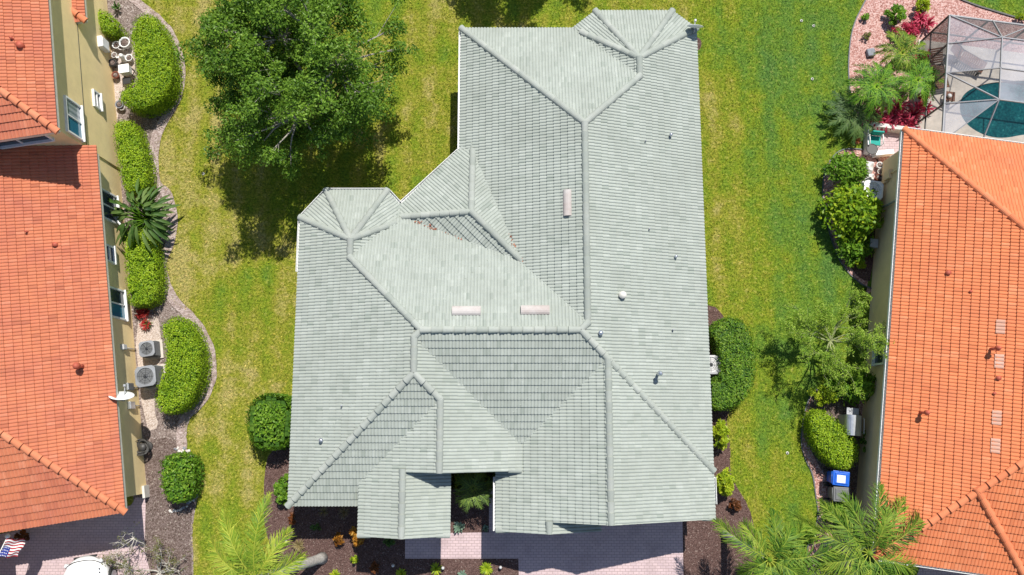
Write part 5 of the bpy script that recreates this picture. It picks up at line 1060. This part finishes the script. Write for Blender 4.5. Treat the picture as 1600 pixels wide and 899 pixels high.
m = MB(); K = 6; V = [cloth(.42*i/K, (6+7*j/K)/13) for i in range(K+1) for j in range(K+1)]; m.solid(V, [(i*(K+1)+j, (i+1)*(K+1)+j, (i+1)*(K+1)+j+1, i*(K+1)+j+1) for i in range(K) for j in range(K)]); cn = m.build('canton', 'blue_cloth', r)
for i in range(5):
    for j in range(4):
        q = cloth(.42*(i+.5+.25*(j % 2))/5.6, (6+7*(j+.5)/4)/13)+Vector((0, 0, .012)); m = MB(); V = [q+Vector((math.cos(a)*rr_, math.sin(a)*rr_, 0)) for a, rr_ in [(k_*math.pi/5, .03 if k_ % 2 == 0 else .012) for k_ in range(10)]]; m.solid(V, [tuple(range(10))]); m.build('star', 'white_cloth', cn)
bush('dark red leafy pot plant at the front of the rose roofed house', 33, 838, 11, 9, .7, 'rust_leaf', .16, 7, 26)
# white car on the paved court
def car(label, px, py, rz):
    f0 = P(px, py, .55); r = thing('car', label, 'car', (f0.x, f0.y, 0)); M = Matrix.Rotation(rz, 3, 'Z'); g_ = lambda x, y, z: Vector((f0.x, f0.y, 0))+M @ Vector((x, -y, z))   # y runs back from the nose
    secs = [(0.0, .60, .42, .62), (.10, .76, .34, .80), (.35, .87, .28, .93), (.9, .91, .26, 1.0), (1.35, .92, .26, 1.05), (2.2, .92, .26, 1.06), (3.4, .92, .26, 1.06), (4.2, .90, .28, 1.04), (4.6, .82, .35, .95), (4.7, .7, .45, .8)]
    m = MB(); K = 12; V = []
    for y, hw_, z0, z1 in secs:
        for k_ in range(K):
            t = k_/(K-1); x = -hw_+2*hw_*t; e = abs(2*t-1); V.append(g_(x, y+(.30*e**3 if y < 1 else 0), z1-.16*e**4))
        V.append(g_(hw_*1.0, y+(.30 if y < 1 else 0), z0)); V.append(g_(-hw_, y+(.30 if y < 1 else 0), z0))
    W_ = K+2; Fc = [(i*W_+j, (i+1)*W_+j, (i+1)*W_+(j+1) % W_, i*W_+(j+1) % W_) for i in range(len(secs)-1) for j in range(W_)]+[tuple(range(W_)), tuple((len(secs)-1)*W_+j for j in range(W_-1, -1, -1))]
    m._add(V, Fc, .5, True); bmesh.ops.recalc_face_normals(m.bm, faces=m.bm.faces); body = m.build('body', 'car_paint', r)
    m = MB(); V = [g_(sx_*a, y, z) for y, a, z in ((1.3, .80, 1.04), (2.0, .64, 1.50), (3.6, .64, 1.52), (4.35, .74, 1.04)) for sx_ in (-1, 1)]; m.solid(V, [(0, 1, 3, 2), (4, 5, 7, 6), (0, 2, 4, 6), (1, 7, 5, 3)]); m.build('window', 'window_glass', r)
    MB().box(g_(0, 2.8, 1.53), (1.3, 1.7, .06), rz, .03).build('roof', 'car_paint', r)
    for sx_ in (-1, 1):
        MB().box(g_(sx_*.62, .30, .74), (.30, .16, .13), rz+sx_*.35, .04).build('headlight', 'lamp_glass', r); MB().box(g_(sx_*1.02, 1.5, 1.05), (.2, .12, .14), rz, .04).build('mirror', 'car_paint', r)
        for y in (.95, 3.75):
            w_ = MB(); w_.lathe(g_(sx_*.84, y, .33), [(0, -.11), (.30, -.11), (.33, -.06), (.33, .06), (.30, .11), (0, .11)], 22, False, M @ Matrix.Rotation(math.pi/2, 3, 'Y')); wo = w_.build('wheel', 'rubber', r); MB().lathe(g_(sx_*.88, y, .33), [(0, -.09), (.19, -.09), (.19, .09), (0, .09)], 16, False, M @ Matrix.Rotation(math.pi/2, 3, 'Y')).build('rim', 'galvanised', wo)
    m = MB(); m.tube([g_(x, .16+.30*abs(x/.8)**3, .86-.12*abs(x/.8)**4) for x in np.linspace(-.72, .72, 15)], .014, 5); m.build('bonnet_gap', 'black_plastic', body)
    MB().box(g_(0, .06, .58), (.9, .08, .16), rz, .03).build('grille', 'black_plastic', r)
    for k_ in range(3): MB().box(g_(.70, .55+.14*k_, .955), (.05, .05, .02), rz).build('vent', 'black_plastic', body)
    return r
car('white car nosed up to the paved court at the bottom left, cut by the frame', 134, 868, th)
# stones round the squarish bush
for i in range(46):
    a = R_(-100)+R_(200)*i/45; c = P(276, 750, 0); x, y = c.x+math.cos(a)*random.uniform(.85, 1.05), c.y+math.sin(a)*random.uniform(1.12, 1.35); s_ = random.uniform(.06, .11)
    o = MB().box((x, y, s_*.35), (s_*1.3, s_, s_*.8), random.uniform(0, 3), s_*.3).build('border_stone', random.choice(('pale_stone', 'grey_stone', 'pale_stone')), None, (x, y, 0)); tag(o, 'little stone in the border round the squarish clipped bush', 'stone', 'little border stones round the squarish bush')
# dry leaves caught in the valleys of the green roof
def litter(segs, n):
    V = []; Q = []; rn = []
    for a, b in segs:
        for _ in range(n):
            t = random.random(); p = Vector(a).lerp(Vector(b), t)+Vector((random.gauss(0, .05), random.gauss(0, .05), random.uniform(.06, .10))); a_ = random.uniform(0, 6.3); l_ = random.uniform(.025, .06)
            d = Vector((math.cos(a_), math.sin(a_), random.uniform(-.3, .3)))*l_; e = Vector((-math.sin(a_), math.cos(a_), random.uniform(-.3, .3)))*l_*.6; k_ = len(V); V += [tuple(p-d), tuple(p-e), tuple(p+d), tuple(p+e)]; Q.append((k_, k_+1, k_+2, k_+3)); rn.append(random.random())
    o = mesh_np('dead_leaves', V, Q, 'dead_leaf', None, (0, 0, 0), rn); tag(o, 'dry red brown leaves caught in the valleys of the green roof', 'dead leaves', None, 'stuff')
vA = meet(V5s, NB, b4[4]) if False else None
val = lambda a, b: [a, b]
p_se = meet(V5s, V5e, NB); p_l = meet(V5n, V5s, NB); 
q0 = meet(V5e, W1, V5n); q1 = meet(V5e, W1, NB)
litter([(p_l, p_l.lerp(p_se, .5)), (p_l.lerp(p_se, .1), p_l.lerp(p_se, .35)), (p_se.lerp(p_l, .03), p_se), (q1, q1.lerp(q0, .3))], 15)
# ------------------------------------------------------------------ grass
EXCL += [foot, [rot(cs, .3, .3), rot(cs, .3, 25), rot(cs, 20, 25), rot(cs, 20, .3)], [rot2(.3, .3), rot2(.3, LR-.3), rot2(rW, LR-.3), rot2(rW, .3)]]
nG = 330000; gp = np.column_stack([RNG.uniform(-17.5, 24, nG), RNG.uniform(-8, 20.5, nG)]); keep = np.ones(nG, bool)
for ex in EXCL: keep &= ~inside(gp, ex)
gp = gp[keep]; nG = len(gp); az = RNG.uniform(0, 2*math.pi, nG); ln = RNG.uniform(.06, .15, nG); lean_ = RNG.uniform(.3, 1.2, nG); wd_ = RNG.uniform(.012, .032, nG)
dx, dy = np.cos(az), np.sin(az); V = np.zeros((nG, 3, 3)); V[:, 0] = np.column_stack([gp[:, 0]-dy*wd_/2, gp[:, 1]+dx*wd_/2, np.full(nG, .0)]); V[:, 1] = np.column_stack([gp[:, 0]+dy*wd_/2, gp[:, 1]-dx*wd_/2, np.full(nG, .0)])
V[:, 2] = np.column_stack([gp[:, 0]+dx*ln*np.sin(lean_), gp[:, 1]+dy*ln*np.sin(lean_), ln*np.cos(lean_)])
dryf = RNG.normal(.5, .26, nG)
grass_ = mesh_np('grass', V.reshape(-1, 3), np.arange(3*nG).reshape(nG, 3), 'grass_blade', None, (0, 0, 0), np.clip(dryf, 0, 1)); tag(grass_, 'short mown lawn grass, yellowing near the green roof', 'grass', None, 'stuff')
